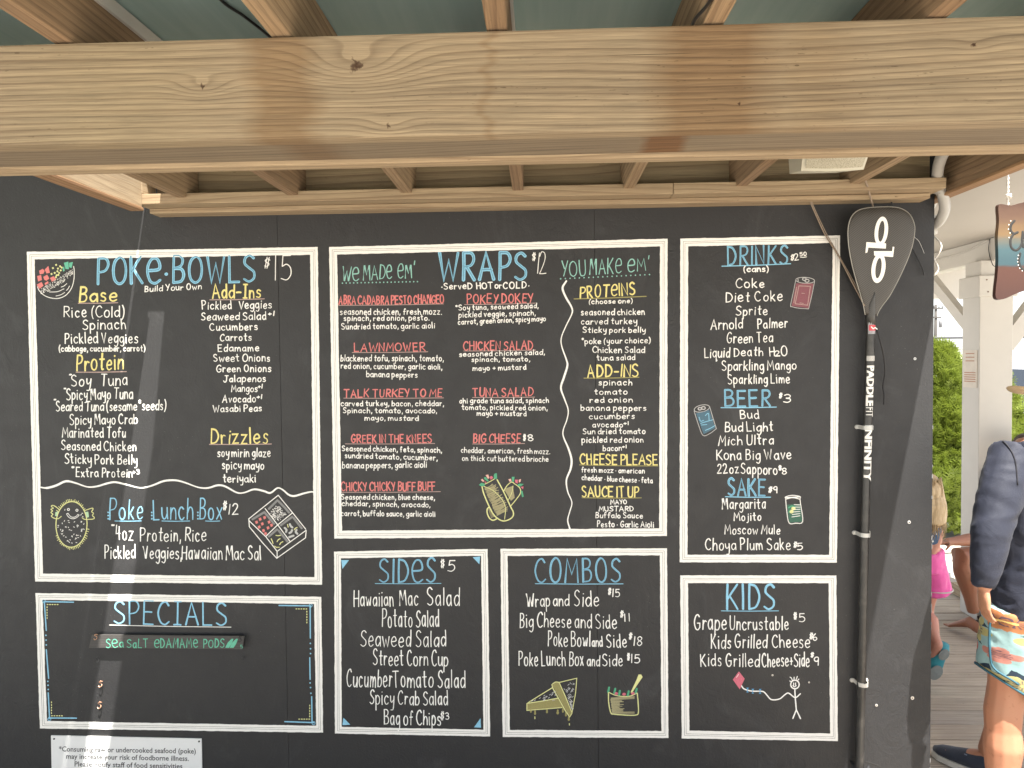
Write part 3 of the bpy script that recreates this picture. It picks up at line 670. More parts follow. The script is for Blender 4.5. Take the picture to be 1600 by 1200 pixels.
    for a in (('$', 690, 712, 88, 88, 28), ('3', 722, 762, 118, 118, 58), ('$', 690, 710, 555, 555, 26), ('8', 713, 740, 584, 582, 42), ('$', 622, 645, 698, 698, 32), ('9', 655, 678, 704, 704, 42), ('$', 786, 808, 1054, 1054, 32), ('5', 812, 843, 1072, 1070, 46)): T(*a, w=1.9, kind='price')
    for a in (('Bud', 443, 562, 223, 223, 58), ('Bud Light', 343, 652, 308, 304, 62), ('Mich Ultra', 300, 655, 398, 390, 64), ('Kona Big Wave', 292, 770, 490, 486, 68), ('22oz', 293, 432, 578, 576, 62),
              ('Sapporo', 447, 680, 580, 584, 68), ('Margarita', 325, 603, 808, 806, 70), ('Mojito', 403, 575, 884, 882, 52), ('Moscow Mule', 343, 697, 971, 970, 62), ('Choya Plum Sake', 217, 765, 1074, 1070, 76)): T(*a, w=2.0)
    zoomed(1070, 420, 6.957)     # red can
    mb = MB(); S(mb, ell(1308, 125, 102, 32, 24, 3), 1.0); S(mb, [(1205, 128), (1180, 250), (1150, 395), (1165, 412), (1240, 428), (1345, 435)], 1.0); S(mb, [(1410, 138), (1380, 290), (1345, 435)], 1.0)
    S(mb, ell(1300, 112, 20, 14, 10), 1.4); S(mb, ell(1328, 130, 22, 16, 10), 1.4); S(mb, [(1230, 110), (1232, 135)], 1.2); D('drawn_can_outline', mb, 'lgrey')
    mb = MB(); fill(mb, [(1210, 158), (1398, 160), (1345, 428), (1160, 405)], .0005); D('drawn_can_body', mb, 'wine')
    mb = MB(); S(mb, [(1240, 185), (1365, 190), (1335, 395), (1200, 380), (1240, 185)], 1.6, False); S(mb, [(1270, 265), (1300, 268)], 1.4); S(mb, [(1250, 370), (1290, 376)], 1.2); S(mb, [(1215, 200), (1185, 370)], 1.6, False); D('drawn_can_shading', mb, 'pink')
    zoomed(1050, 600, 4.14)      # blue can
    mb = MB(); S(mb, ell(193, 158, 50, 22, 20, -12), 1.1); S(mb, [(143, 175), (170, 260), (200, 332), (245, 320), (285, 290)], 1.1); S(mb, [(243, 145), (265, 220), (287, 290)], 1.1)
    S(mb, ell(180, 160, 11, 8, 10), 1.6); S(mb, ell(203, 155, 12, 9, 10), 1.6); D('drawn_can_outline', mb, 'lgrey')
    mb = MB(); fill(mb, [(155, 190), (240, 165), (280, 285), (205, 325)], .0005); D('drawn_can_body', mb, 'navy')
    mb = MB()
    for q in ([(175, 215), (185, 240), (205, 235)], [(215, 205), (235, 190), (240, 235)], [(185, 255), (215, 245), (262, 232)], [(190, 265), (225, 262)], [(215, 300), (250, 285), (275, 270)]): S(mb, q, 1.6)
    D('drawn_can_shading', mb, 'blue')
    mb = MB(); fill(mb, [(742, 780), (830, 775), (843, 890), (758, 897)], .0005); D('drawn_jar_body', mb, 'dgreen')
    mb = MB(); S(mb, [(735, 745), (735, 730), (780, 720), (828, 728), (828, 745), (832, 780), (845, 890), (800, 900), (757, 898), (742, 820), (735, 745)], 1.3); S(mb, [(735, 745), (780, 735), (828, 745)], 1.4)
    S(mb, [(740, 735), (825, 730)], 1.8, False)
    for k in range(6): S(mb, [(775+k*3, 860-k*16), (828, 852-k*14)], 1.5, False)
    D('drawn_jar_outline', mb, 'white')
    mb = MB(); S(mb, [(755, 800), (775, 790), (795, 795)], 3); S(mb, [(765, 815), (755, 830)], 2.5); D('drawn_leaves', mb, 'green')
    mb = MB(); fill(mb, ell(785, 805, 14, 12, 10), .0007); fill(mb, ell(773, 825, 14, 12, 10), .0008); D('drawn_fruit', mb, 'lime')

    # ---- sides
    SEC[0] = frame_strokes('menu_section', [(522, 861.8), (762, 857.7), (765.8, 1150.5), (523.4, 1146)], 'sides menu section with blue corner triangles inside its white border', 10.5)
    zoomed(510, 850, 3.87)
    T('SIDεS', 323, 658, 233, 230, 143, 'blue', 2.9, 'heading', 'dblue', .5); U(295, 239, 693, 238, 'blue', 1.0)
    T('$', 690, 715, 138, 138, 42, w=1.8, kind='price'); T('5', 732, 775, 166, 165, 72, w=1.9, kind='price')
    for a in (('Hawaiian', 168, 405, 376, 374, 92), ('Mac', 445, 553, 371, 368, 95), ('Salad', 612, 803, 371, 370, 108), ('Potato Salad', 338, 680, 502, 500, 102), ('Seaweed Salad', 208, 722, 620, 620, 98),
              ('Street Corn Cup', 283, 733, 733, 737, 92), ('Cucumber', 122, 395, 862, 864, 105), ('Tomato Salad', 405, 838, 864, 870, 100), ('Spicy Crab Salad', 262, 733, 968, 974, 86), ('Bag of Chips', 350, 690, 1090, 1098, 88)): T(*a, w=1.9)
    T('$3', 690, 740, 1060, 1060, 42, w=1.6, kind='price')
    for q in ([(90, 97), (137, 97), (97, 150)], [(885, 80), (930, 75), (925, 122)], [(103, 1050), (145, 1092), (97, 1095)], [(932, 1053), (935, 1110), (893, 1108)]):
        mb = MB(); fill(mb, q, .0007); D('corner_triangle', mb, 'blue')

    # ---- combos
    SEC[0] = frame_strokes('menu_section', [(782, 857.4), (1042, 856.5), (1044.5, 1153), (785.5, 1151.4)], 'combos menu section with drawings of sandwiches and a cup, white border', 11)
    zoomed(770, 850, 3.872)
    T('COMBOS', 258, 770, 232, 228, 144, 'blue', 2.7, 'heading', 'dblue', .5); U(257, 240, 788, 241, 'blue', 1.2)
    for a in (('Wrap', 207, 345, 378, 378, 78), ('and', 367, 460, 375, 373, 75), ('Side', 492, 640, 376, 373, 90), ('Big Cheese', 163, 472, 504, 506, 86), ('and Side', 497, 748, 508, 512, 86), ('Poke Bowl', 333, 588, 616, 620, 86),
              ('and', 600, 663, 620, 622, 62), ('Side', 690, 810, 624, 626, 80), ('Poke Lunch Box', 157, 548, 735, 736, 86), ('and', 572, 645, 738, 740, 66), ('Side', 665, 785, 738, 738, 76)): T(*a, w=1.9)
    for a in (('$', 697, 715, 303, 303, 34), ('15', 724, 767, 320, 320, 50), ('$', 770, 790, 440, 440, 34), ('11', 797, 830, 467, 467, 48), ('$', 823, 841, 572, 572, 34), ('18', 852, 900, 614, 612, 56), ('$', 812, 830, 700, 700, 34), ('15', 838, 887, 718, 718, 50)): T(*a, w=1.8, kind='price')
    zoomed(810, 1040, 7.62)
    mb = MB(); fill(mb, [(400, 225), (450, 195), (485, 210), (635, 560), (610, 605), (560, 520)], .0008); fill(mb, [(100, 460), (480, 385), (525, 500), (105, 535)], .0005)
    for x, y, r in ((148, 545, 12), (198, 570, 13), (340, 550, 13), (468, 560, 16), (600, 640, 14), (565, 590, 12), (530, 545, 12)): S(mb, [(x, y-30), (x, y+5)], 2.6, False); fill(mb, ell(x, y, r, r*1.3, 10), .0006)
    D('drawn_sandwich_cheese', mb, 'olive')
    mb = MB(); S(mb, [(485, 200), (695, 150), (680, 330), (635, 575)], 1.3, False); S(mb, [(485, 205), (560, 370), (635, 560)], 1.6, False); S(mb, [(100, 455), (130, 432), (400, 265)], 1.4, False)
    S(mb, [(105, 450), (300, 420), (470, 388)], 1.6, False); S(mb, [(102, 455), (102, 532), (320, 515), (520, 498)], 1.5, False); S(mb, [(400, 225), (410, 270), (560, 540), (610, 610), (635, 570)], 1.6, False); S(mb, [(400, 225), (440, 198), (485, 200)], 1.6)
    S(mb, [(196, 610), (196, 632)], 1.5, False); S(mb, [(607, 690), (607, 708)], 1.5, False)
    D('drawn_sandwich_outline', mb, 'lime')
    mb = MB()
    for k in range(44):
        t = rd.random(); y = 190+t*340; xl = 500+t*130; xr = 690-t*40; x = rd.uniform(xl+8, max(xl+10, xr-30)); S(mb, [(x, y), (x+18, y-16) if k % 2 else (x+16, y+18)], .9, False)
    for k in range(30):
        t = rd.random(); x = 150+t*290; y = 425-rd.random()*(t*110+8); S(mb, [(x, y), (x+16, y-12)], .9, False)
    D('drawn_toast_marks', mb, 'lgrey')
    mb = MB(); S(mb, [(1072, 315), (1075, 440), (1100, 560), (1140, 578), (1300, 590), (1400, 588), (1428, 560), (1425, 440), (1415, 330)], 1.7); S(mb, [(1072, 315), (1150, 352), (1250, 368), (1340, 360), (1412, 325)], 1.3)
    fill(mb, [(1335, 318), (1355, 318), (1478, 135), (1462, 105), (1430, 105), (1405, 170)], .0009); D('drawn_cup', mb, 'lime')
    mb = MB()
    for k in range(24):
        y = 385+k*8; S(mb, [(1095+rd.uniform(0, 10)+k*.8, y), (1200+rd.uniform(-20, 60) if 3 < k < 21 else 1380, y+rd.uniform(-4, 4)-(20 if k < 4 else 0))], 1.1, False, lift=.0006)
    D('drawn_cup_shading', mb, 'ygrey')
    mb = MB()
    for x, y in ((1072, 285), (1145, 300), (1200, 325), (1305, 330), (1400, 300)): S(mb, [(x+8, y-25), (x-4, y+30)], 3.2, False)
    D('drawn_greens', mb, 'green')
    mb = MB()
    for x, y in ((1165, 332), (1258, 340), (1362, 330)): fill(mb, ell(x, y, 22, 18, 10), .0007)
    D('drawn_tomato', mb, 'rose')

    # ---- kids
    SEC[0] = frame_strokes('menu_section', [(1062.8, 899), (1306.6, 899), (1309, 1157.9), (1065, 1153.6)], 'kids menu section with stick figure flying a pink kite')
    zoomed(1050, 890, 4.286)
    T('KIDS', 370, 682, 266, 264, 166, 'blue', 3.9, 'heading', None, .4); U(330, 276, 713, 276, 'blue', 1.2)
    for a in (('Grape', 150, 362, 400, 402, 105), ('Uncrustable', 388, 780, 402, 402, 88), ('Kids Grilled', 263, 633, 526, 524, 90), ('Cheese', 672, 920, 522, 524, 88), ('Kids Grilled', 193, 583, 645, 652, 86), ('Cheese+Side', 605, 918, 650, 648, 90)): T(*a, w=2.1)
    for a in (('$', 814, 838, 328, 328, 36), ('5', 852, 890, 350, 350, 58), ('$', 920, 943, 462, 462, 34), ('6', 945, 970, 473, 472, 48), ('$', 928, 948, 585, 585, 30), ('9', 950, 978, 642, 642, 58)): T(*a, w=1.9, kind='price')
    zoomed(1130, 1040, 10)
    mb = MB(); fill(mb, [(245, 90), (335, 205), (258, 370), (150, 218)], .0006); D('drawn_kite', mb, 'rose')
    mb = MB(); S(mb, [(285, 315), (320, 360), (400, 390), (480, 400), (590, 400), (640, 415), (690, 470), (740, 525), (810, 535), (890, 515), (950, 465), (1000, 430), (1040, 440), (1125, 500), (1205, 440)], 1.9)
    S(mb, ell(1120, 295, 66, 66, 20), 1.9); S(mb, [(1118, 362), (1125, 500), (1142, 690), (1088, 825)], 2.0, False); S(mb, [(1142, 690), (1208, 828)], 2.0, False)
    for q in ([(1080, 230), (1065, 195), (1045, 180)], [(1105, 228), (1108, 180)], [(1135, 228), (1158, 168)], [(1155, 240), (1182, 210)], [(1070, 255), (1040, 240)], [(1100, 270), (1100, 305)], [(1130, 270), (1130, 305)], [(1090, 312), (1112, 332), (1140, 312)]): S(mb, q, 1.4)
    S(mb, [(205, 185), (240, 135)], 1.2); D('drawn_stick_figure', mb, 'white')
    mb = MB()
    for x, y in ((378, 382), (460, 400), (575, 402)):
        fill(mb, [(x-18, y-40), (x+22, y-40), (x, y)], .0012); fill(mb, [(x, y), (x+18, y+35), (x-18, y+35)], .0012)
        S(mb, [(x, y-25), (x, y+25)], 1.6, False, lift=.0016)
    D('drawn_kite_bows', mb, 'kblue')

    # ---- specials
    SEC[0] = frame_strokes('menu_section', [(55.6, 926.5), (502, 932.5), (505, 1144.6), (62.5, 1138)], 'specials menu section, nearly empty, blue and yellow corner lines', 11)
    zoomed(40, 910, 3.3333)
    T('SPECĪALS', 463, 1045, 215, 224, 118, 'blue', 3.2, 'heading', None, .5); U(437, 222, 1070, 233, 'white', 1.1)
    mb = MB()
    for q in ([(95, 100), (250, 103)], [(98, 105), (108, 250)], [(108, 350), (120, 500)], [(118, 575), (125, 710)], [(120, 706), (265, 707)], [(1320, 120), (1485, 122)], [(1482, 122), (1483, 290)], [(1480, 392), (1482, 505)], [(1490, 595), (1492, 730)], [(1350, 725), (1500, 730)]): S(mb, q, 1.9, False)
    for x, y in ((95, 98), (124, 712), (1485, 120), (1500, 733)): S(mb, ell(x, y, 8, 8, 8), 1.0)
    for x, y in ((106, 275), (107, 300), (108, 325), (116, 515), (117, 535), (118, 557), (1483, 317), (1484, 345), (1484, 370), (1482, 523), (1484, 547), (1486, 577)): S(mb, [(x, y), (x, y+1)], 2.4, False)
    D('corner_lines', mb, 'blue')
    mb = MB()
    for sx, sy, dx, dy in ((112, 115, 1, 1), (1465, 138, -1, 1), (135, 695, 1, -1), (1480, 712, -1, -1)):
        for k in range(5): S(mb, [(sx+dx*k*13, sy), (sx+dx*(k*13+5), sy)], 1.5, False); S(mb, [(sx, sy+dy*(k*14+12)), (sx, sy+dy*(k*14+17))], 1.5, False)
    D('corner_dots', mb, 'lime')
# ---------------------------------------------------------------- the place: setting
YW = 2.740                                         # front face of the wall, metres from the camera
WX1 = 1.442                                        # right-hand corner of the wall
rnd = random.Random(5)

def mat_wall():
    m = NT('charcoal_wall_paint'); c = m.coord()
    big = m.noise(c, 1.6, 4); mid = m.noise(c, 14, 5)
    col = m.mix(big, (.0072, .0076, .0098), (.0130, .0130, .0142)); col = m.mix(m.math('MULTIPLY', mid, .3), col, (.023, .023, .024))
    # chalk smudges wiped over the board and pale specks where the paint has chipped
    sm = m.ramp(m.noise(m.scale(c, (3.2, 3.2, 2.1), (4, 2, 9)), 1.0, 6, .7, 1.2), [(.57, 0.), (.78, .5)]); col = m.mix(sm, col, (.050, .050, .054))
    sp = m.ramp(m.noise(c, 210, 2), [(.70, 0.), (.74, 1.)]); spm = m.ramp(m.noise(c, 3.1, 3), [(.46, 0.), (.62, 1.)])
    col = m.mix(m.math('MULTIPLY', m.math('MULTIPLY', sp, spm), .5), col, (.30, .29, .27))
    m.color(col); m.rough(m.math('MULTIPLY_ADD', mid, .25, .50)); m.b.inputs['Specular IOR Level'].default_value = .62
    w1 = m.noise(m.scale(c, (13, 13, 8)), 1.0, 6, .65, 1.6); w2 = m.noise(c, 120, 4)
    pm = m.ramp(m.noise(c, 1.3, 2), [(.35, .15), (.65, 1.)])
    b = m.bump(m.math('MULTIPLY', w1, pm), .75, .006); m.bump(w2, .5, .002, b); return m.m
M_WALL = mat_wall()
M_SIDE = plain('dark_wall_edge', (.10, .10, .10), .6)
M_PINE_X = wood('pine_along_x', 'X', ring=55); M_PINE_Y = wood('pine_along_y', 'Y', ring=60, light=(.33, .225, .125), dark=(.165, .095, .045))
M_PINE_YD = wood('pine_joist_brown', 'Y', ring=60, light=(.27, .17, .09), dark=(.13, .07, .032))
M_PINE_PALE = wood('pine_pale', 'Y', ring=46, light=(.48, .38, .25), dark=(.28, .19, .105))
M_PINE_BACK = wood('pine_rim_brown', 'X', ring=34, light=(.29, .215, .12), dark=(.14, .085, .042), warp=.035)
M_PINE_END = wood('pine_orange_edge', 'Y', ring=60, light=(.33, .19, .09), dark=(.2, .1, .045))
def mat_teal():
    m = NT('teal_roof_paint'); c = m.coord()
    a = m.noise(m.scale(c, (34, 2.2, 2)), 1.0, 5); b = m.noise(m.scale(c, (2.2, 2.2, 2)), 1.0, 3)
    m.color(m.mix(m.math('MULTIPLY', b, .8), m.mix(m.ramp(a, [(.35, 0.), (.7, 1.)]), (.24, .36, .335), (.33, .45, .42)), (.30, .37, .35))); m.rough(.6)
    m.bump(a, .2, .002); return m.m
M_TEAL = mat_teal()
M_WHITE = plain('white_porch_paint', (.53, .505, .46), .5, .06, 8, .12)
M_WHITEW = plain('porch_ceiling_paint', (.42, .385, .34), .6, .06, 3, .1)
M_DARK = plain('black_plastic', (.012, .012, .013), .4)
M_STEEL = plain('galvanised_steel', (.62, .61, .59), .38, .1, 60, .1, metal=.6)

# ground, path, far field
def mat_ground():
    m = NT('pale_concrete_ground'); c = m.coord(); a = m.noise(c, 1.2, 6); b = m.noise(c, 60, 4)
    m.color(m.mix(b, m.mix(a, (.44, .42, .38), (.56, .54, .50)), (.50, .48, .44))); m.rough(.9); m.bump(b, .4, .004); return m.m
gb = MB(); gb.add([(-400, -60, -.15), (400, -60, -.15), (400, 700, -.15), (-400, 700, -.15)], [(0, 1, 2, 3)])
g = part('ground', gb, mat_ground()); g['kind'] = 'structure'
ab = MB(); ab.add([(-60, 8.9, -.146), (120, 8.9, -.146), (120, 26, -.146), (-60, 26, -.146)], [(0, 1, 2, 3)])
g = part('parking_lot', ab, plain('sun_bleached_asphalt', (.16, .16, .155), .9, .15, 40, .3)); g['kind'] = 'structure'

# deck: boards run left to right, each a piece of its own
M_DECK = wood('weathered_deck_board', 'X', light=(.62, .525, .41), dark=(.29, .225, .165), ring=80, grey=.15, blot=.5, rough=.85, warp=.012)
M_DECK2 = wood('weathered_deck_board_grey', 'X', light=(.56, .485, .39), dark=(.28, .225, .18), ring=60, grey=.25, blot=.5, rough=.85, warp=.016)
dm = MB(); dm.box(-3.2, 4.3, -1.4, 6.0, -.145, -.045)
deck = part('deck', dm, plain('deck_frame_wood', (.10, .08, .06), .9)); deck['kind'] = 'structure'
bme = []
for k in range(3):
    b = MB(); b.box(-3.2, 4.3, 0, .1345, -.028, 0, .004); me = mesh('deck_board', b); me.materials.append(M_DECK if k != 1 else M_DECK2); bme.append(me)
y = -1.4; k = 0
while y < 5.95:
    o = bpy.data.objects.new('deck_board', bme[rnd.choice((0, 0, 1, 2))]); COL.objects.link(o); o.parent = deck
    o.location = (rnd.uniform(-.02, .02), y, rnd.uniform(-.002, .001)); y += .1425

# ---------------------------------------------------------------- the menu wall
WALL = thing('menu_wall', (0, YW, 0), 'long charcoal painted wall with hand lettered menus framed in white under the wooden beam', 'wall')
seams = [-4.65, -3.43, -2.21, -.99, .205, WX1]
for i in range(5):
    p = MB(); p.box(seams[i]+(.0004 if i else 0), seams[i+1]-(.0005 if i < 4 else 0), YW, YW+.016, 0.02, 2.53, .0006); part('wall_panel', p, M_WALL, WALL)
p = MB(); p.box(-4.65, WX1-.012, YW+.017, YW+.09, 0, 2.53); part('wall_frame', p, M_SIDE, WALL)
p = MB(); p.box(WX1-.010, WX1-.002, YW+.017, YW+2.3, 0, 2.53); part('side_panel', p, M_SIDE, WALL)
build_menu()
# screws on the right of the wall
for (sx, sy, r) in ((1429.5, 560.5, 2.4), (1420.5, 816, 2.8), (1425.5, 1090.5, 3.0), (1369.5, 1102, 2.2), (1207, 836+219, 1.6), (1264, 1066, 1.6)):
    c_ = wall_pt(sx, sy); b = MB(); rr = r*.0024
    b.tube([c_+Vector((0, .001, 0)), c_+Vector((0, -.0016, 0))], [rr, rr*.82], 12, ref=(1, 0, 0)); part('screw', b, M_STEEL, WALL)
    b = MB(); b.box(c_.x-rr*.3, c_.x+rr*.3, c_.y-.0022, c_.y-.0014, c_.z-rr*.3, c_.z+rr*.3); part('screw_recess', b, M_DARK, WALL)
# chipped edge of the right-hand corner (bare pale board showing)
b = MB(); z = .2
while z < 1.55:
    h = rnd.uniform(.004, .022)
    if rnd.random() < .35: w_ = rnd.uniform(.0006, .0026); b.box(WX1-w_, WX1+.0008, YW-.0006, YW+.003, z, z+h)
    z += rnd.uniform(.01, .05)
part('chipped_edge', b, PC['grey'], WALL)['kind'] = 'stuff'
# cracks low on the wall
b = MB(); ribbon(b, [(1316, 1181), (1325, 1183), (1334, 1184)], 1.8); ribbon(b, [(1352, 1190), (1366, 1194), (1380, 1200), (1392, 1207)], 2.6); ribbon(b, [(161, 1072), (159, 1092), (157, 1110), (156, 1136)], .9)
part('crack', b, PC['black'], WALL, fix=False)

# ---------------------------------------------------------------- pergola roof (timber frame + teal sheets)
D1 = 1.335                                          # front face of the big beam
zb0 = PY(800, 209, D1).z; zb1 = PY(800, 47, D1).z   # lower and upper edge of the beam's front face
D2 = D1+.205
zj0 = zb1 + .004; JH = .14; ZR = zj0+JH+.003       # joists lie on the beam, the sheets on the joists
PERG = thing('pergola_roof', (0, 2.0, 0), 'wooden pergola roof with thick front beam, brown joists and teal painted sheets', 'pergola')
BX0, BX1 = -3.0, 1.475
kn = [PY(557, 103, D1), PY(316, 136, D1), PY(606, 197, D1), PY(1522, 70, D1), PY(1155, 162, D1)]
knots = [(kn[0].x, kn[0].z, .044, .045), (kn[1].x, kn[1].z, .020, .022), (kn[2].x, kn[2].z, .018, .014), (kn[3].x, kn[3].z, .016, .007), (kn[4].x, kn[4].z, .010, .004)]
def fx(px): return PY(px, 130, D1).x
st = [(fx(372), fx(508), .045, .62, (.62, .47, .33)), (fx(1000), fx(1225), .07, .72, (.62, .46, .32)), (fx(1180), fx(1360), .12, .4, (.72, .58, .42)),
      (fx(-10), fx(360), .3, .35, (.92, .96, .80)), (fx(655), fx(820), .25, .3, (.80, .68, .54)), (fx(748), fx(772), .012, .35, (.66, .5, .36))]
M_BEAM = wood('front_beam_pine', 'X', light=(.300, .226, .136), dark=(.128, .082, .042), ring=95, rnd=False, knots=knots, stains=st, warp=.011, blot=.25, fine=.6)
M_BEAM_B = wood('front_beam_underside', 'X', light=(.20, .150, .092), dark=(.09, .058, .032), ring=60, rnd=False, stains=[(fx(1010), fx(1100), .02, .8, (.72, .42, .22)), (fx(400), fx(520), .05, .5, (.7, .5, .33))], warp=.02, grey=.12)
b = MB(); b.box(-1.40, BX1+.5, D1, D1+.040, zb0, zb1, .004, 2); part('front_beam', b, M_BEAM, PERG, label='wide knotty pine face board with two brown stains')
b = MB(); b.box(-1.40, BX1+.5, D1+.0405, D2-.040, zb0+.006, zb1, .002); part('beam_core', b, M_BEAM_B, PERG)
b = MB(); b.box(-1.40, BX1+.5, D2-.0395, D2, zb0-.003, zb1, .004, 2); part('rear_beam_board', b, M_PINE_PALE if False else M_PINE_X, PERG)
# ledger laid flat against the wall, and the rim board above it
zl0 = PY(840, 307, 2.60).z; zl1 = zl0+.038
LX0, LX1 = -1.452, 1.408
jt = PY(1052, 290, 2.60).x
b = MB(); b.box(LX0, jt-.0008, 2.60, YW-.001, zl0, zl1, .003, 2); part('ledger_board', b, M_PINE_X, PERG)
b = MB(); b.box(jt+.0008, LX1, 2.60, YW-.001, zl0+.0005, zl1, .003, 2); part('ledger_board', b, M_PINE_X, PERG)
b = MB(); b.box(LX0+.0235, 1.404, YW-.040, YW-.0015, zl1+.0005, ZR-.001, .002); part('rim_board', b, M_PINE_BACK, PERG, label='brown board with loud grain between the joist ends')
# second thin strip of the ledger (the lower lip)
b = MB(); b.box(LX0+.012, LX1-.02, 2.665, YW-.0012, zl0-.0195, zl0-.0006, .002); part('ledger_lip', b, M_PINE_X, PERG)
# joists
JX = []
for k in range(-3, 5):
    px_wall = [295, 468, 645, 818, 990, 1165, 1342][k+3] if k < 4 else 1500
    xw = PY(px_wall, 290, 2.62).x; JX.append(xw-.019)
for i, xj in enumerate(JX[:7]):
    b = MB(); b.box(xj-.019, xj+.019, .15, YW-.042, zj0, zj0+JH, .0025, 2)
    part('joist', b, (M_PINE_Y, M_PINE_YD)[i % 2], PERG)
# side boards of the frame
def side_board(x0, x1, y0, y1, za, zb, mat, label):
    b = MB(); b.box(x0, x1, y0, y1, za, zb, .003, 2); return part('side_board', b, mat, PERG, label=label)
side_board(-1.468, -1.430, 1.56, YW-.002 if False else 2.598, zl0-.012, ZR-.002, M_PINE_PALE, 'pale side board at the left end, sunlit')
b = MB(); b.box(-1.474, -1.424, 1.56, 2.598, zl0-.024, zl0-.0125, .002); part('side_trim', b, M_PINE_END, PERG)
b = MB(); b.box(-1.4675, -1.4305, 2.599, YW-.0415, zl1+.001, ZR-.002, .002); part('side_board', b, M_PINE_PALE, PERG)
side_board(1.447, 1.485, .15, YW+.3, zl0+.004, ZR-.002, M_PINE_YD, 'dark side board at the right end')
b = MB(); b.box(1.443, 1.489, .15, YW+.3, zl0-.008, zl0+.0035, .002); part('side_trim', b, M_PINE_END, PERG)
# roof sheets; a gap beside the left side board lets a blade of sun through
T_ = .018
def sheet(poly):
    b = MB(); b.prism_z(poly, ZR, ZR+T_); part('roof_sheet', b, M_TEAL, PERG)
YF = -.35
sheet([(-4.6, YF), (-1.469, YF), (-1.469, 2.45), (-1.477, 2.45), (-1.477, YW+.6), (-4.6, YW+.6)])
sheet([(-1.4685, 2.60), (-1.40, 2.60), (-1.40, YW+.6), (-1.4685, YW+.6)])
sheet([(-1.4685, YF), (-1.4685, 1.55), (-1.432, 1.55), (-1.432, 2.5995), (-1.4685, 2.5995), (-1.4685, 1.56)][:1]+[(-1.36, YF), (-1.36, 1.30), (-1.4685, 1.30)])
sheet([(-1.397, 2.60), (-1.345, 2.60), (-1.262, 2.10), (-1.262, 1.86), (-1.36, 1.86), (-1.358, 1.30), (-1.358, YF), (-.475, YF), (-.475, YW+.6), (-1.397, YW+.6)])
sheet([(-.473, YF), (.385, YF), (.385, YW+.6), (-.473, YW+.6)])
sheet([(.387, YF), (1.20, YF), (1.20, YW+.6), (.387, YW+.6)])
sheet([(1.202, YF), (1.51, YF), (1.545, YW-.2), (1.545, YW+.05), (1.202, YW+.05)])
# thin white strips beside two joists
b = MB(); b.box(JX[1]+.0195, JX[1]+.027, .3, 2.6, zj0+JH-.03, zj0+JH-.002); part('white_strip', b, M_WHITE, PERG)
b = MB(); b.box(JX[3]+.0195, JX[3]+.025, .3, 2.6, zj0+JH-.03, zj0+JH-.002); part('white_strip', b, M_WHITE, PERG)
b = MB(); b.box(JX[0]+.0195, JX[0]+.026, .3, 2.6, zj0+JH-.03, zj0+JH-.002); part('white_strip', b, M_WHITE, PERG)

# loose black cables tucked between joists
def cable(name, pts, r, mat, label, n=8, cat='cable', parent=None):
    p3 = []
    pts = [Vector(p) for p in pts]
    for i in range(len(pts)-1):
        p0 = pts[max(i-1, 0)]; p1 = pts[i]; p2 = pts[i+1]; p3_ = pts[min(i+2, len(pts)-1)]
        for k in range(6):
            t = k/6; p3.append(.5*((2*p1)+(-p0+p2)*t+(2*p0-5*p1+4*p2-p3_)*t*t+(-p0+3*p1-3*p2+p3_)*t**3))
    p3.append(pts[-1]); b = MB(); b.tube(p3, r, n)
    if parent is not None: return part(name, b, mat, parent, smooth=True)
    o = part(name, b, mat, None, True, origin=tuple(min(p3, key=lambda q: q.z))); tag(o, label, cat); return o
cable('power_cable', [PZ(300, -60, ZR-.004), PZ(345, 0, ZR-.004), PZ(382, 26, ZR-.006), PZ(424, 60, ZR-.012), PZ(436, 80, ZR-.006)], .0032, M_DARK, 'thin black cable under the left teal sheet between two joists')
cable('power_cable', [PZ(1122, -20, zj0+.006), PZ(1105, 8, zj0+.004), PZ(1086, 30, zj0+.0), PZ(1080, 46, zj0+.002)], .003, M_DARK, 'short black cable on the joist right of centre above the beam')

# ---------------------------------------------------------------- porch at the right
XB = 3.00; ZC = CAM_Z+.775; YP = 5.0
PORCH = thing('porch', (3.05, YP, 0), 'white painted porch with square post, braces and flat ceiling beyond the wall', 'porch')
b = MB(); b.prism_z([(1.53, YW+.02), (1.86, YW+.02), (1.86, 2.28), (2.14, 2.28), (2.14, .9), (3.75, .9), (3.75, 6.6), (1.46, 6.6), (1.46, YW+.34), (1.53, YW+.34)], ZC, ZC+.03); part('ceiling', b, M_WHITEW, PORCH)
b = MB(); b.box(XB, XB+.11, YP-.35, 6.448, ZC-.145, ZC-.001, .003); part('beam', b, M_WHITE, PORCH)
b = MB(); b.box(XB+.111, 3.75, YP-.02, YP+.10, ZC-.145, ZC-.001, .003); part('beam', b, M_WHITE, PORCH)
b = MB(); b.box(1.46, 3.75, 6.45, 6.55, ZC-.285, ZC-.001, .003); part('beam', b, M_WHITE, PORCH)
px0 = PY(1530, 600, YP).x; px1 = PY(1582, 600, YP).x
b = MB(); b.box(px0, px1, YP, YP+.20, 0.001, ZC-.32, .003); post = part('post', b, M_WHITE, PORCH)
zc0, zc1 = PY(1540, 463, YP-.02).z, PY(1540, 430, YP-.02).z
b = MB(); b.box(px0-.018, px1+.018, YP-.02, YP+.22, zc0, zc1, .004); part('post_cap', b, M_WHITE, PORCH)
b = MB(); b.box(px0+.01, px1-.01, YP+.01, YP+.19, zc1+.0005, ZC-.147, .003); part('post_block', b, M_WHITE, PORCH)
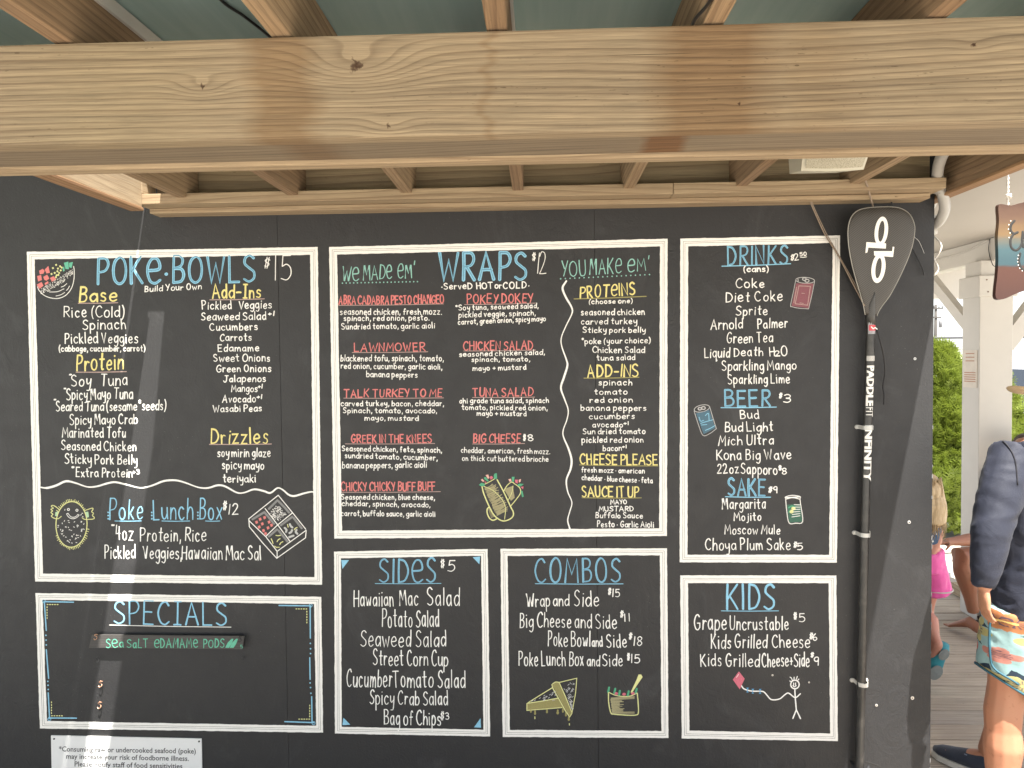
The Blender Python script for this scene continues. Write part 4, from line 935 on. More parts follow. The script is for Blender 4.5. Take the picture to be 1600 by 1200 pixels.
# braces
def brace(p0, p1, w, t, nrm):
    b = MB(); b.tube([p0, p1], (w/2*1.414, w/2*1.414), 4, ref=nrm)
    # square section: rotate the ring by building explicitly
    p0, p1 = Vector(p0), Vector(p1); d = (p1-p0).normalized(); n_ = Vector(nrm).normalized(); s_ = d.cross(n_)
    b = MB(); v = []
    for p in (p0, p1):
        for a, c in ((-1, -1), (1, -1), (1, 1), (-1, 1)): v.append(p+s_*(a*w/2)+n_*(c*t/2))
    b.add(v, [(0, 1, 2, 3), (7, 6, 5, 4), (0, 4, 5, 1), (1, 5, 6, 2), (2, 6, 7, 3), (3, 7, 4, 0)]); return part('brace', b, M_WHITE, PORCH)
brace((px0+.05, YP+.17, 1.97), (px0+.05, YP+.78, ZC-.135), .075, .05, (1, 0, 0))
brace((px1-.03, YP+.05, PY(1560, 540, YP).z), (px1+.42, YP+.05, PY(1560, 540, YP).z+.62), .10, .085, (0, 1, 0))
# notice screwed on the shaded side of the post
ny0, ny1 = YP+.02, YP+.18
z0, z1 = 1.8-(603-552)*.0044, 1.8-(545-552)*.0044
b = MB(); b.box(px0-.004, px0-.0005, ny0, ny1, z0, z1); nt = part('post_notice', b, plain('notice_board', (.62, .56, .48), .6), PORCH, label='small pale notice with faint rust red lines on the shaded side of the post')
M_FP = plain('faded_red_print', (.42, .22, .14), .7)
for i, zz in enumerate((.02, .045, .07, .15, .165, .18, .195, .21)): b = MB(); b.box(px0-.0052, px0-.0042, ny0+.03-(.015 if i > 2 else 0), ny1-.03+(.015 if i > 2 else 0), z1-zz-.006, z1-zz); part('print_line', b, M_FP, nt)
for (nx, nz) in ((px0+.03, zc1-.03), (px1-.03, zc1-.035), (px0+.04, zc0+.03), (px1-.02, zc0+.025)):
    b = MB(); b.tube([(nx, YP-.0195, nz), (nx, YP-.0225, nz)], .005, 8); part('nail_head', b, plain('rusty_nail', (.16, .10, .07), .8), PORCH)
# a loose wire stapled along the beam
cable('wire', [(XB-.004, 5.02, ZC-.01), (XB-.006, 5.3, ZC-.05), (XB-.006, 5.7, ZC-.055), (XB-.006, 6.3, ZC-.03)], .005, M_WHITE, '', parent=PORCH)
cable('wire', [(XB-.006, 5.0, ZC-.005), (XB-.008, 5.01, ZC-.08), (XB-.006, 4.97, ZC-.18), (XB, 4.93, ZC-.2)], .0025, M_DARK, '', parent=PORCH)

# ---------------------------------------------------------------- speaker under the roof
def mat_grille():
    m = NT('cream_speaker_grille'); c = m.coord(); v = m.n('TexVoronoi'); v.inputs['Scale'].default_value = 420; m.l(c, v.inputs['Vector'])
    m.color(m.mix(m.ramp(v.outputs['Distance'], [(.25, 1.), (.45, 0.)]), (.36, .335, .255), (.17, .15, .105))); m.rough(.5); return m.m
M_CREAM = plain('cream_plastic', (.46, .44, .355), .4, .06, 10)
spY = 2.18
a0 = PY(1243, 236, spY); a1 = PY(1352, 236, spY); w_ = a1.x-a0.x; zt = PY(1295, 232, spY).z; zbm = PY(1295, 268, spY).z
SPK = thing('wall_speaker', (a0.x+w_/2, spY+.06, zbm), 'cream loudspeaker with perforated grille hung under the joists right of centre', 'loudspeaker')
def spk_section(y, z, wd, bulge): return None
b = MB(); NSEG = 10; rows = []
def frontp(u, v, lift=0):                     # u 0..1 across, v 0..1 bottom..top; face tips downward
    x = a0.x+u*w_ + (1-v)*.006*(1 if u > .5 else -1)*0; xx = a0.x-.006+ (u*(w_+.012)); sag = .006*math.sin(math.pi*u)
    base_z = zbm - sag + v*.155; base_y = spY-.015 - (v)*.10 - math.sin(math.pi*u)*.012 - lift
    wid = 1-.16*(1-v); xx = a0.x+w_/2+(xx-(a0.x+w_/2))*wid
    return (xx, base_y, base_z+ -lift*.5)
vs = []
for j in range(7):
    for i in range(NSEG+1): vs.append(frontp(i/NSEG, j/6))
fs = [(j*(NSEG+1)+i, j*(NSEG+1)+i+1, (j+1)*(NSEG+1)+i+1, (j+1)*(NSEG+1)+i) for j in range(6) for i in range(NSEG)]
bk = len(vs)
for (x, z) in ((a0.x+.03, zbm+.03), (a1.x-.03, zbm+.03), (a1.x-.02, zbm+.17), (a0.x+.02, zbm+.17)): vs.append((x, spY+.14, z))
N1 = NSEG+1
bot = list(range(N1)); top = [6*N1+i for i in range(N1)]
fs += [tuple(bot)[::-1]+(bk, bk+1), tuple(top)+(bk+2, bk+3), tuple(j*N1 for j in range(7))+(bk+3, bk), tuple(j*N1+NSEG for j in range(6, -1, -1))+(bk+1, bk+2), (bk, bk+3, bk+2, bk+1)]
b.add(vs, fs); part('housing', b, M_CREAM, SPK)
b = MB(); vs = []
for j in range(7):
    for i in range(NSEG+1): vs.append(frontp(.05+.90*i/NSEG, .05+.9*j/6, .005))
b.add(vs, [(j*N1+i, j*N1+i+1, (j+1)*N1+i+1, (j+1)*N1+i) for j in range(6) for i in range(NSEG)]); part('grille', b, mat_grille(), SPK, smooth=True)
b = MB(); b.box(a0.x+w_/2-.02, a0.x+w_/2+.02, spY+.02, spY+.06, zbm+.15, zj0+.10); part('bracket', b, M_CREAM, SPK)

# ---------------------------------------------------------------- conduits and plug at the wall corner
M_PVC = plain('grey_pvc', (.36, .35, .33), .45, .08, 20)
M_PVCW = plain('white_pvc', (.55, .54, .50), .45, .06, 20)
yc = 2.70
c1 = [PY(1490, 225, 2.45), PY(1474, 240, 2.50), PY(1466, 262, 2.58), PY(1465, 288, 2.66), PY(1473, 305, 2.70), PY(1476, 325, 2.72), PY(1470, 342, 2.75), PY(1455, 352, 2.80), PY(1440, 355, 2.86)]
c1[-1].x = max(c1[-1].x, 1.47); c1[-2].x = max(c1[-2].x, 1.47)
CD = cable('conduit', c1, .0185, M_PVC, 'thick grey plastic conduit bending past the wall corner under the roof', n=14, cat='conduit')
d_ = (c1[3]-c1[2]).normalized(); b = MB(); b.tube([c1[3]-d_*.03, c1[3]+d_*.03], .0215, 14); part('coupling', b, M_PVC, CD, smooth=True)
c2 = [PY(1462, 285, 2.86), PY(1461, 300, 2.86), PY(1459, 318, 2.87), PY(1450, 333, 2.9), PY(1444, 340, 2.95)]
for p in c2: p.x = max(p.x, 1.463)
cable('conduit', c2, .010, M_PVCW, 'thinner white conduit behind the grey one at the wall corner', n=10, cat='conduit')
s0 = PY(1450, 338, 2.83); s1 = PY(1459, 368, 2.83)
b = MB(); b.box(1.447, max(s1.x, 1.475), 2.80, 2.86, s1.z, s0.z, .004); OUT = part('outlet_box', b, M_PVCW, None, origin=(1.46, 2.83, s1.z)); tag(OUT, 'white outlet box on the edge of the wall below the conduits', 'outlet box')
b = MB(); b.box(1.452, s1.x-.004, 2.796, 2.7995, s1.z+.012, s0.z-.012); part('cover_plate', b, M_WHITE, OUT)
cable('extension_cord', [PY(1452, 368, 2.82), PY(1462, 372, 2.8), PY(1471, 385, 2.78), PY(1463, 402, 2.78), PY(1450, 416, 2.79), PY(1448, 425, 2.79), PY(1459, 430, 2.78), PY(1466, 420, 2.78), PY(1458, 402, 2.78), PY(1449, 386, 2.8), PY(1447.5, 378, 2.82)], .0032, M_WHITE, 'white cord hanging in loops below the outlet box', n=8, cat='cord')

# ---------------------------------------------------------------- strings round the paddle
M_CORD = plain('brown_twine', (.26, .20, .15), .9, .3, 300)
M_STRAP = plain('black_strap', (.015, .015, .017), .6)
YS = YW-.012
def wcord(pts, r, mat, label, cat='cord', y=YS, ys=None):
    return cable('cord' if cat == 'cord' else 'strap', [PY(p[0], p[1], (y if ys is None else ys[i])) for i, p in enumerate(pts)], r, mat, label, 8, cat)
wcord([(1259, 296), (1268, 320), (1279, 345), (1290, 368), (1310, 400), (1330, 438), (1351, 478)], .0022, M_CORD, 'brown twine slanting down from the ledger to the neck of the paddle', ys=[2.66, 2.70, 2.72, 2.725, 2.72, 2.71, 2.69])
wcord([(1261, 296), (1271, 322), (1283, 348), (1294, 370), (1316, 408), (1334, 440), (1353, 474)], .0014, M_CORD, 'thin twine doubled beside the slanting brown twine', ys=[2.66, 2.70, 2.72, 2.725, 2.72, 2.71, 2.69])
wcord([(1347, 262), (1352, 280), (1358, 300), (1364, 323), (1368, 345)], .0028, M_CORD, 'brown twine dropping behind the top of the paddle blade', ys=[2.52, 2.56, 2.63, 2.68, 2.71])
wcord([(1384, 294), (1390, 308), (1396, 324), (1410, 360), (1424, 385), (1433, 402), (1441, 418), (1444, 430)], .0026, M_STRAP, 'black strap passing behind the paddle blade towards the wall corner', 'strap', ys=[2.66, 2.70]+[2.728]*6)
wcord([(1425, 368), (1435, 376), (1441, 388), (1444, 396)], .0006, M_STEEL, 'hair thin pale wire right of the paddle blade', y=2.735)

# ---------------------------------------------------------------- paddle
def carbon():
    m = NT('carbon_fibre_weave'); c = m.coord(); w = m.n('TexWave'); w.wave_type = 'BANDS'; w.bands_direction = 'DIAGONAL'
    mp = m.scale(c, (1, 0, -1.25)); m.l(mp, w.inputs['Vector']); w.inputs['Scale'].default_value = 62; w.inputs['Distortion'].default_value = .6; w.inputs['Detail'].default_value = 2
    n = m.noise(c, 22, 5); col = m.mix(m.ramp(w.outputs[0], [(.3, 0.), (.7, 1.)]), (.010, .0095, .009), (.048, .041, .033)); col = m.mix(m.math('MULTIPLY', n, .5), col, (.05, .045, .04))
    m.color(col); m.rough(m.math('MULTIPLY_ADD', n, .25, .28)); m.bump(w.outputs[0], .15, .0006); return m.m
def carbon2():
    m = NT('worn_carbon_shaft'); c = m.coord(); n = m.noise(c, 26, 5); f = m.noise(c, 900, 2)
    w = m.n('TexWave'); w.bands_direction = 'DIAGONAL'; m.l(c, w.inputs['Vector']); w.inputs['Scale'].default_value = 150
    col = m.mix(m.ramp(n, [(.5, 0.), (.7, 1.)]), (.012, .012, .0115), (.050, .047, .042)); col = m.mix(m.math('MULTIPLY', w.outputs[0], .35), col, (.10, .095, .09)); m.color(col); m.rough(.33); m.bump(f, .3, .001); return m.m
M_CARB, M_SHAFT = carbon(), carbon2()
shaft_px = [(1359.5, 488), (1360, 520), (1357.5, 600), (1354.5, 700), (1351.5, 820), (1348, 960), (1346, 1060), (1343, 1180), (1339, 1320)]
YSH = YW-.030
sp_ = [PY(x, y, YSH) for x, y in shaft_px]
PAD = thing('paddle', tuple(sp_[-1]), 'black carbon stand up paddle hung blade up on the wall right of the drinks menu', 'paddle')
b = MB(); b.tube(sp_, [.0165, .0150, .0150, .0150, .0152, .0156, .016, .0162, .0165], 20, ref=(1, 0, 0)); part('shaft', b, M_SHAFT, PAD, smooth=True)
# blade: outline traced in the photograph, laid on its own plane a hand's breadth off the wall and tipped towards it at the neck
outl = [(1352, 492), (1349, 476), (1342, 452), (1333, 420), (1327, 390), (1325, 368), (1326, 352), (1331, 338), (1341, 329), (1356, 325), (1378, 323.5), (1399, 324), (1412, 328), (1422, 336), (1428, 349), (1429, 362), (1425, 385), (1416, 410), (1403, 438), (1390, 462), (1378, 478), (1372, 488), (1370, 494)]
def yblade(py): return YSH-.012 - (492-py)/170*.055
cen = (1372, 395)
oc = cat_rom(outl, 3); NB = len(oc)
vs = []; fs = []
rings = [1.0, .955, .8, .5, .2]
for side in (-1, 1):
    base = len(vs)
    for r_i, r in enumerate(rings):
        th = (.0016, .004, .0055, .007, .008)[r_i]
        for (x, y) in oc:
            cx_ = cen[0]+(y-cen[1])*-.10; xx = cx_+(x-cx_)*r; yy = cen[1]+(y-cen[1])*r if r < 1 else y
            yy = y*(r) + cen[1]*(1-r); p = PY(xx, yy, yblade(yy)); dish = -.010*(1-abs((xx-cx_)/55)**2)*0
            vs.append((p.x, p.y + side*th + dish, p.z))
    for r_i in range(len(rings)-1):
        for k in range(NB-1):
            a_ = base+r_i*NB+k; fs.append((a_, a_+1, a_+NB+1, a_+NB))
        a_ = base+r_i*NB; fs.append((a_+NB-1, a_, a_+NB, a_+2*NB-1))
    fs.append(tuple(base+(len(rings)-1)*NB+k for k in range(NB)))
h = len(rings)*NB
for k in range(NB): fs.append((k, (k+1) % NB, h+(k+1) % NB, h+k))
b = MB(); b.add(vs, fs); blade = part('blade', b, M_CARB, PAD, smooth=True)
b = MB(); b.tube([PY(x, y, yblade(y)-.000) for x, y in oc], .0021, 6); part('blade_rim', b, plain('clear_rim', (.30, .29, .26), .35), PAD, smooth=True)
n0 = [PY(1366.5, 448, yblade(448)+.001), PY(1364.5, 462, yblade(462)+.001), PY(1362, 477, yblade(477)-.001), PY(1360.5, 492, YSH-.004), PY(1360, 512, YSH)]
b = MB(); b.tube(n0, [(.002, .006), (.007, .0085), (.0125, .0115), (.0168, .0145), (.0163, .0163)], 16, ref=(1, 0, 0)); part('neck', b, M_SHAFT, PAD, smooth=True)
# emblem on the blade
M_LOGO = plain('white_decal', (.80, .79, .75), .45, .05)
def blade3(lift): 
    def f(px, py):
        p = PY(px, py, yblade(py)); rr = max(abs(px-(cen[0]+(py-cen[1])*-.10))/52, abs(py-cen[1])/95)
        th = .0082 if rr < .2 else np.interp(rr, [.2, .5, .8, .955, 1], [.008, .007, .0055, .004, .0016])
        return Vector((p.x, p.y-th-lift, p.z))
    return f
b = MB()
def ring_band(cx, cy, rx, ry, ix, iy, rot, n=36):
    f3 = blade3(.0012); vs = []
    for k in range(n):
        a_ = 2*math.pi*k/n
        for (A, B) in ((rx, ry), (ix, iy)):
            x, y = A*math.cos(a_), B*math.sin(a_); r = math.radians(rot)
            vs.append(f3(cx+x*math.cos(r)-y*math.sin(r), cy+x*math.sin(r)+y*math.cos(r)))
    b.add(vs, [(2*k, 2*k+1, (2*k+3) % (2*n), (2*k+2) % (2*n)) for k in range(n)])
ring_band(1375.3, 362, 10.4, 23, 4.6, 16.5, 7); ring_band(1370.8, 419.5, 10.8, 23.2, 4.6, 16.0, 7)
def decal(poly, lift=.0013):
    f3 = blade3(lift); b.add([f3(*p) for p in poly], [tuple(range(len(poly)))])
decal([(1354, 379), (1382.5, 381), (1382, 389), (1355, 387.5), (1353.5, 395), (1350.5, 396), (1352, 379)], .0016)
decal([(1363.5, 393), (1392, 393), (1393, 386), (1395.5, 386.5), (1393.5, 402), (1391, 402), (1364, 400)], .0016)
part('emblem', b, M_LOGO, blade, fix=False)
# lettering on the shaft (built-in font, wrapped round the tube)
def text_mesh(s, size, bold=0.0, space=1.0, align='LEFT'):
    cu_ = bpy.data.curves.new('t', 'FONT'); cu_.body = s; cu_.size = size; cu_.offset = bold; cu_.space_character = space; cu_.align_x = align; cu_.resolution_u = 2
    o = bpy.data.objects.new('t', cu_); COL.objects.link(o); dg = bpy.context.evaluated_depsgraph_get(); me = bpy.data.meshes.new_from_object(o.evaluated_get(dg))
    vs = [tuple(v.co) for v in me.vertices]; fs = [tuple(p.vertices) for p in me.polygons]
    bpy.data.objects.remove(o); bpy.data.curves.remove(cu_); bpy.data.meshes.remove(me); return vs, fs
def shaft_pos(py):
    ys = [p[1] for p in shaft_px]; return np.interp(py, ys, [p[0] for p in shaft_px])
def shaft_text(s, y0, y1, hgt, bold, mat=None, squash=1.0):
    vs, fs = text_mesh(s, 1.0, bold); bm = bmesh.new(); bv = [bm.verts.new(v) for v in vs]
    for f in fs:
        try: bm.faces.new([bv[i] for i in f])
        except ValueError: pass
    q0, q1 = min(v[1] for v in vs), max(v[1] for v in vs)
    for k in range(1, 9): bmesh.ops.bisect_plane(bm, geom=bm.verts[:]+bm.edges[:]+bm.faces[:], plane_co=(0, q0+(q1-q0)*k/9, 0), plane_no=(0, 1, 0))
    bm.verts.index_update(); vs = [tuple(v.co) for v in bm.verts]; fs = [tuple(v.index for v in f.verts) for f in bm.faces]; bm.free()
    xs = [v[0] for v in vs]; x0, x1 = min(xs), max(xs); out = []
    for x, y, z in vs:
        py = y0+(x-x0)/(x1-x0)*(y1-y0); u = ((y-q0)/(q1-q0)-.5)*hgt      # letter height runs across the shaft
        ang = u/.0158; c_ = PY(shaft_pos(py), py, YSH)
        out.append((c_.x+math.sin(ang)*.0163, c_.y-math.cos(ang)*.0163, c_.z))
    b = MB(); b.add(out, fs); return part('shaft_lettering', b, mat or M_LOGO, PAD, fix=False)
shaft_text('PADDLE', 571, 634, .029, .05); shaft_text('FIT', 636, 651, .027, .0); shaft_text('INFINITY', 664, 752, .030, .045)
def wrap_patch(name, y0, y1, a0_, a1_, mat, r=.0166):
    b = MB(); vs = []
    for j in range(3):
        py = y0+(y1-y0)*j/2; c_ = PY(shaft_pos(py), py, YSH)
        for i in range(9): an = math.radians(a0_+(a1_-a0_)*i/8); vs.append((c_.x+math.sin(an)*r, c_.y-math.cos(an)*r, c_.z))
    b.add(vs, [(j*9+i, j*9+i+1, (j+1)*9+i+1, (j+1)*9+i) for j in range(2) for i in range(8)]); return part(name, b, mat, PAD, smooth=True, fix=False)
wrap_patch('sticker', 503, 522, -50, 50, plain('grey_sticker', (.30, .30, .32), .4, .4, 120), .0167)
wrap_patch('sticker', 508, 517, -40, 55, plain('red_sticker', (.55, .06, .08), .4), .0170)
wrap_patch('sticker', 556, 564, -60, 60, plain('silver_sticker', (.45, .44, .42), .4, .35, 260), .0166)
b = MB(); ribbon(b, [(1358, 511), (1361, 514), (1364, 512), (1367, 514.5)], 1.6, to3=lambda px, py: Vector((PY(px, py, YSH).x, YSH-.0168, PY(px, py, YSH).z)), lift=.001, edge=.0006); part('sticker_mark', b, M_LOGO, PAD, fix=False)
# leash strap hanging from the neck
cable('leash', [PY(1370, 516, YSH-.012), PY(1375, 530, YSH-.016), PY(1381, 556, YSH-.004), PY(1383, 582, YSH+.008), PY(1380, 604, YSH+.012), PY(1382, 618, YSH+.008), PY(1381, 632, YSH+.008)], .0034, M_STRAP, '', parent=PAD)
# pipe straps holding the shaft
M_CLIP = plain('pale_zinc_clip', (.50, .50, .48), .42, .1, 60, metal=.3)
for n_, (cx, cy) in enumerate(((1355.5, 668), (1351, 835), (1347.5, 1068))):
    c_ = PY(cx, cy, YSH); CL = thing('pipe_clip', (c_.x, YW, c_.z), ('zinc pipe clip over the paddle shaft between its two words', 'zinc pipe clip halfway down the paddle shaft', 'white pipe clip lowest on the paddle shaft beside the kids menu')[n_], 'pipe clip', 'pipe clips holding the paddle to the wall')
    b = MB(); prof = []
    for k in range(13):
        an = math.pi*k/12; prof.append((c_.x-math.cos(an)*.0185, YSH-math.sin(an)*.0185))
    prof = [(c_.x-.030, YW-.002), (c_.x-.020, YW-.003)]+[(c_.x-.0185, YSH+.01)]+prof+[(c_.x+.0185, YSH+.01)]+[(c_.x+.020, YW-.003), (c_.x+.030, YW-.002)]
    vs = []
    for (x, y) in prof:
        for dz in (-.0075, .0075): vs.append((x, y, c_.z+dz))
    fs = [(2*k, 2*k+1, 2*k+3, 2*k+2) for k in range(len(prof)-1)]; b.add(vs, fs)
    # thickness: an inner copy
    o_ = part('clip_band', b, M_CLIP if n_ < 2 else M_WHITE, CL); sm = o_.modifiers.new('t', 'SOLIDIFY'); sm.thickness = .0022; sm.offset = 0
    for sx in (-.0268, .0268):
        b = MB(); b.tube([(c_.x+sx, YW-.0002, c_.z), (c_.x+sx, YW-.0045, c_.z)], [.0075, .006], 14, ref=(1, 0, 0)); ear = part('clip_ear', b, M_CLIP if n_ < 2 else M_WHITE, CL)
        b = MB(); b.tube([(c_.x+sx, YW-.0046, c_.z), (c_.x+sx, YW-.0062, c_.z)], [.0028, .0022], 10, ref=(1, 0, 0)); part('screw', b, M_STEEL, ear)
# hook at the foot of the picture
hk = PY(1337, 1192, YW-.01)
b = MB(); b.tube([hk+Vector((-.01, .008, .0)), hk+Vector((-.012, -.01, -.004)), hk+Vector((0, -.03, -.01)), hk+Vector((.02, -.045, -.012)), hk+Vector((.035, -.03, .004))], .006, 10)
hk_ = part('hook', b, M_STRAP, None, True, origin=tuple(hk)); tag(hk_, 'black hook screwed to the wall at the foot of the paddle shaft', 'hook')

# ---------------------------------------------------------------- hanging specials slat, copper hooks
SP_Y = YW-.022
q = [(143.5, 992), (381.5, 994), (378.5, 1014.5), (139, 1012)]
pp = [PY(x, y, SP_Y) for x, y in q]
b = MB(); b.prism([(p.x, p.z) for p in pp], SP_Y, SP_Y+.008)
M_SLAT = wood('painted_dark_slat', 'X', light=(.055, .052, .052), dark=(.03, .028, .028), ring=90, rough=.5)
SL = part('special_slat', b, M_SLAT, None, origin=tuple(pp[3])); tag(SL, 'thin dark wooden slat lettered in green hanging on two hooks in the specials panel', 'sign')
def slat3(px, py): p = PY(px, py, SP_Y); return Vector((p.x, SP_Y-.0003, p.z))
for tx, x0, x1 in (('Sεa', 166, 193), ('SaLT', 199, 231), ('εDAMAMε', 241.5, 309), ('PODS', 318, 350)):
    b = MB(); lay_text(b, tx, x0, x1, 1012, 1011.5, 13.5 if tx != 'εDAMAMε' else 14.5, 1.9, to3=slat3); part('slat_word', b, PC['mint'], SL, fix=False)
b = MB(); lay_text(b, "5", 376, 379.5, 1012.5, 1012.5, 5, 1.0, to3=slat3); part('slat_price', b, PC['mint'], SL, fix=False)
for k in (0, 7):
    b = MB(); vs = [slat3(x, y) for x, y in ((352+k, 1012), (356+k, 1004), (362+k, 998), (365+k, 998), (362+k, 1006), (358+k, 1012))]; b.add([(v.x, v.y-.0006, v.z) for v in vs], [tuple(range(6))]); part('drawn_pod', b, PC['mint'], SL, fix=False)
M_COPPER = plain('copper_wire', (.60, .34, .22), .35, .1, 30, metal=.7)
def s_hook(px, py, r, label, flip=1, mat=M_COPPER, y=YW-.004, size=1.0):
    c_ = PY(px, py, y-.004); s_ = .0045*size; pts = [c_+Vector((flip*1.4*s_, -.002, 1.8*s_)), c_+Vector((0, -.006, 2.4*s_)), c_+Vector((-flip*1.2*s_, -.004, 1.2*s_)), c_+Vector((0, 0, 0)), c_+Vector((flip*.6*s_, -.004, -1.4*s_)), c_+Vector((-flip*.6*s_, -.008, -2.2*s_)), c_+Vector((-flip*1.6*s_, -.006, -1.4*s_))]
    o = cable('s_hook', pts, r, mat, label, 8, 'hook'); o['group'] = 'small hooks in the specials panel'; return o
s_hook(151, 994.5, .0013, 'copper hook at the left end of the green lettered slat', y=SP_Y-.002); s_hook(376, 998, .0012, 'dark hook at the right end of the green lettered slat', y=SP_Y-.002, mat=M_STRAP)
s_hook(153.5, 1030, .0012, 'blackened empty hook just below the slat at left', mat=M_STRAP); s_hook(158.5, 1068, .0016, 'upper bare copper hook under the slat', size=1.1); s_hook(157, 1101, .0016, 'lower bare copper hook above the bottom border', size=1.2)
s_hook(381, 1029, .0010, 'dark empty hook below the right end of the slat', mat=M_STRAP, size=.9)

# ---------------------------------------------------------------- white notice at the foot of the wall
q = [(80, 1149), (315, 1154), (317, 1262), (82, 1256)]
pp = [PY(x, y, YW-.003) for x, y in q]
b = MB(); b.prism([(p.x, p.z) for p in pp], YW-.0045, YW-.0006)
NS = part('notice_sign', b, plain('white_plastic_sign', (.74, .74, .74), .35, .04), None, origin=tuple(pp[3])); tag(NS, 'white plastic notice about undercooked seafood below the specials panel', 'sign')
b = MB(); M_INK = plain('dark_grey_ink', (.055, .055, .06), .6)
for s, x0, x1, y0, y1, hp in (('*Consuming raw or undercooked seafood (poke)', 92, 306, 1174, 1177.5, 8.0), ('may increase your risk of foodborne illness.', 103.5, 295, 1185.5, 1189, 8.0), ('Please notify staff of food sensitivities', 116.5, 285, 1197.5, 1201, 8.0)):
    vs, fs = text_mesh(s, 1.0, .012); xs = [v[0] for v in vs]; a_, c_ = min(xs), max(xs); out = []
    for x, y, z in vs:
        t = (x-a_)/(c_-a_); p = PY(x0+t*(x1-x0), y0+t*(y1-y0)-y*hp/.70, YW-.005); out.append((p.x, YW-.0050, p.z))
    b.add(out, fs)
part('notice_lettering', b, M_INK, NS, fix=False)
for sx, sy in ((84.5, 1154.5), (311, 1158.5)):
    c_ = PY(sx, sy, YW-.005); b = MB(); b.tube([c_+Vector((0, .002, 0)), c_+Vector((0, -.0015, 0))], [.0040, .0032], 12, ref=(1, 0, 0)); part('screw', b, M_DARK, NS)

# ---------------------------------------------------------------- painted board sign hanging at right
SGY = 2.70
def mat_sunset(zt_, zb_):
    m = NT('sunset_painted_board'); c = m.coord(); s = m.n('SeparateXYZ'); m.l(c, s.inputs[0])
    nz = m.noise(m.scale(c, (6, 6, 26)), 1.0, 5); z = m.math('ADD', s.outputs[2], m.math('MULTIPLY', m.math('SUBTRACT', nz, .5), .05))
    f = m.math('DIVIDE', z, zt_-zb_)
    col = m.ramp(f, [(0., (.050, .018, .013)), (.30, (.070, .026, .017)), (.33, (.065, .028, .02)), (.36, (.030, .068, .085)), (.52, (.040, .085, .10)), (.60, (.10, .095, .075)), (.66, (.16, .10, .045)), (.84, (.10, .055, .034)), (1., (.05, .02, .014))])
    m.color(col); m.rough(.5); m.bump(nz, .2, .002); return m.m
so_ = [(1560, 322), (1561, 345), (1559, 372), (1560, 400), (1559, 425), (1556, 452), (1556, 464), (1561, 468), (1572, 466), (1590, 458), (1615, 452), (1660, 458), (1720, 452), (1780, 458), (1784, 440), (1779, 400), (1783, 360), (1779, 318), (1740, 314), (1690, 318), (1640, 312), (1600, 316), (1580, 321), (1566, 319)]
oc2 = cat_rom(so_+[so_[0]], 3)[:-1]; P2 = [PY(x, y, SGY) for x, y in oc2]; zb_ = min(p.z for p in P2); zt_ = max(p.z for p in P2)
b = MB(); b.prism([(p.x, p.z) for p in P2], SGY, SGY+.018)
SG = part('hanging_sign', b, mat_sunset(zt_, zb_), None, origin=(P2[0].x+.2, SGY, zb_)); tag(SG, 'wavy edged wooden sign painted like a sunset with black script hanging by a chain', 'sign')
def sg3(px, py): p = PY(px, py, SGY); return Vector((p.x, SGY-.0003, p.z))
b = MB()
for st_ in ([(1585, 345), (1580, 351), (1579, 360), (1584, 365), (1590, 363)], [(1584, 365), (1579, 374), (1580, 386), (1587, 391), (1594, 386), (1598, 376)], [(1598, 362), (1597, 376), (1599, 386)], [(1599, 372), (1604, 362), (1612, 364), (1613, 384)],
            [(1594, 396), (1592, 408), (1596, 419), (1606, 422), (1614, 412), (1616, 396)]): ribbon(b, cat_rom(st_, 5), 3.7, to3=sg3, lift=.0012)
part('sign_script', b, PC['black'], SG, fix=False)
b = MB()
for (x, y) in ((1579, 345), (1576, 351), (1575.5, 358), (1578, 364), (1576.5, 371), (1591, 399), (1590, 404), (1590, 409), (1591, 414), (1593, 419), (1597, 423)): ribbon(b, [(x, y), (x+.2, y+.4)], 1.7, to3=sg3)
part('sign_dots', b, PC['cream'], SG, fix=False)['kind'] = 'stuff'
def chain(name, px, y0, y1, ylast, label, dx=0):
    top = PY(px, y0, SGY+.009); bt = PY(px+dx, y1, SGY+.009)
    L = top.z-bt.z; n = int(L/.0165); root = thing(name, tuple(bt), label, 'chain')
    for i in range(n):
        c_ = top.lerp(bt, (i+.5)/n); pts = []
        ax = Vector((1, 0, 0)) if i % 2 else Vector((0, 1, 0))
        for k in range(13):
            a_ = 2*math.pi*k/12; pts.append(c_+ax*(.0052*math.cos(a_))+Vector((0, 0, .0105*math.sin(a_))))
        b = MB(); b.tube(pts, .0021, 6, cap=False); part('chain_link', b, M_STEEL, root, smooth=True)
    return root
b = MB(); b.box(1.53, 2.4, 2.68, 2.745, ZC-.05, ZC-.001); part('fascia', b, M_WHITE, PORCH)
chain('chain', 1575, 238, 273, 0, 'short steel chain holding up the sunset painted sign at its left')
b = MB(); pts = [PY(1575, 270+i*2.0, SGY+.009)+Vector((.0016*math.sin(i*1.9), .0016*math.cos(i*1.9), 0)) for i in range(33)]
b.tube(pts, .0034, 7); M_ROPE = plain('white_rope', (.62, .60, .55), .9, .3, 400); o_ = part('rope', b, M_ROPE, None, True, origin=tuple(pts[-1])); tag(o_, 'knotted white rope between the chain and the painted sign', 'rope')
b = MB(); c_ = PY(1576, 307, SGY+.009); b.tube([c_+Vector((.007*math.cos(t*.9), .007*math.sin(t*.9), .006*math.sin(t*.6))) for t in range(14)], .0036, 7); part('knot', b, M_ROPE, o_, True)
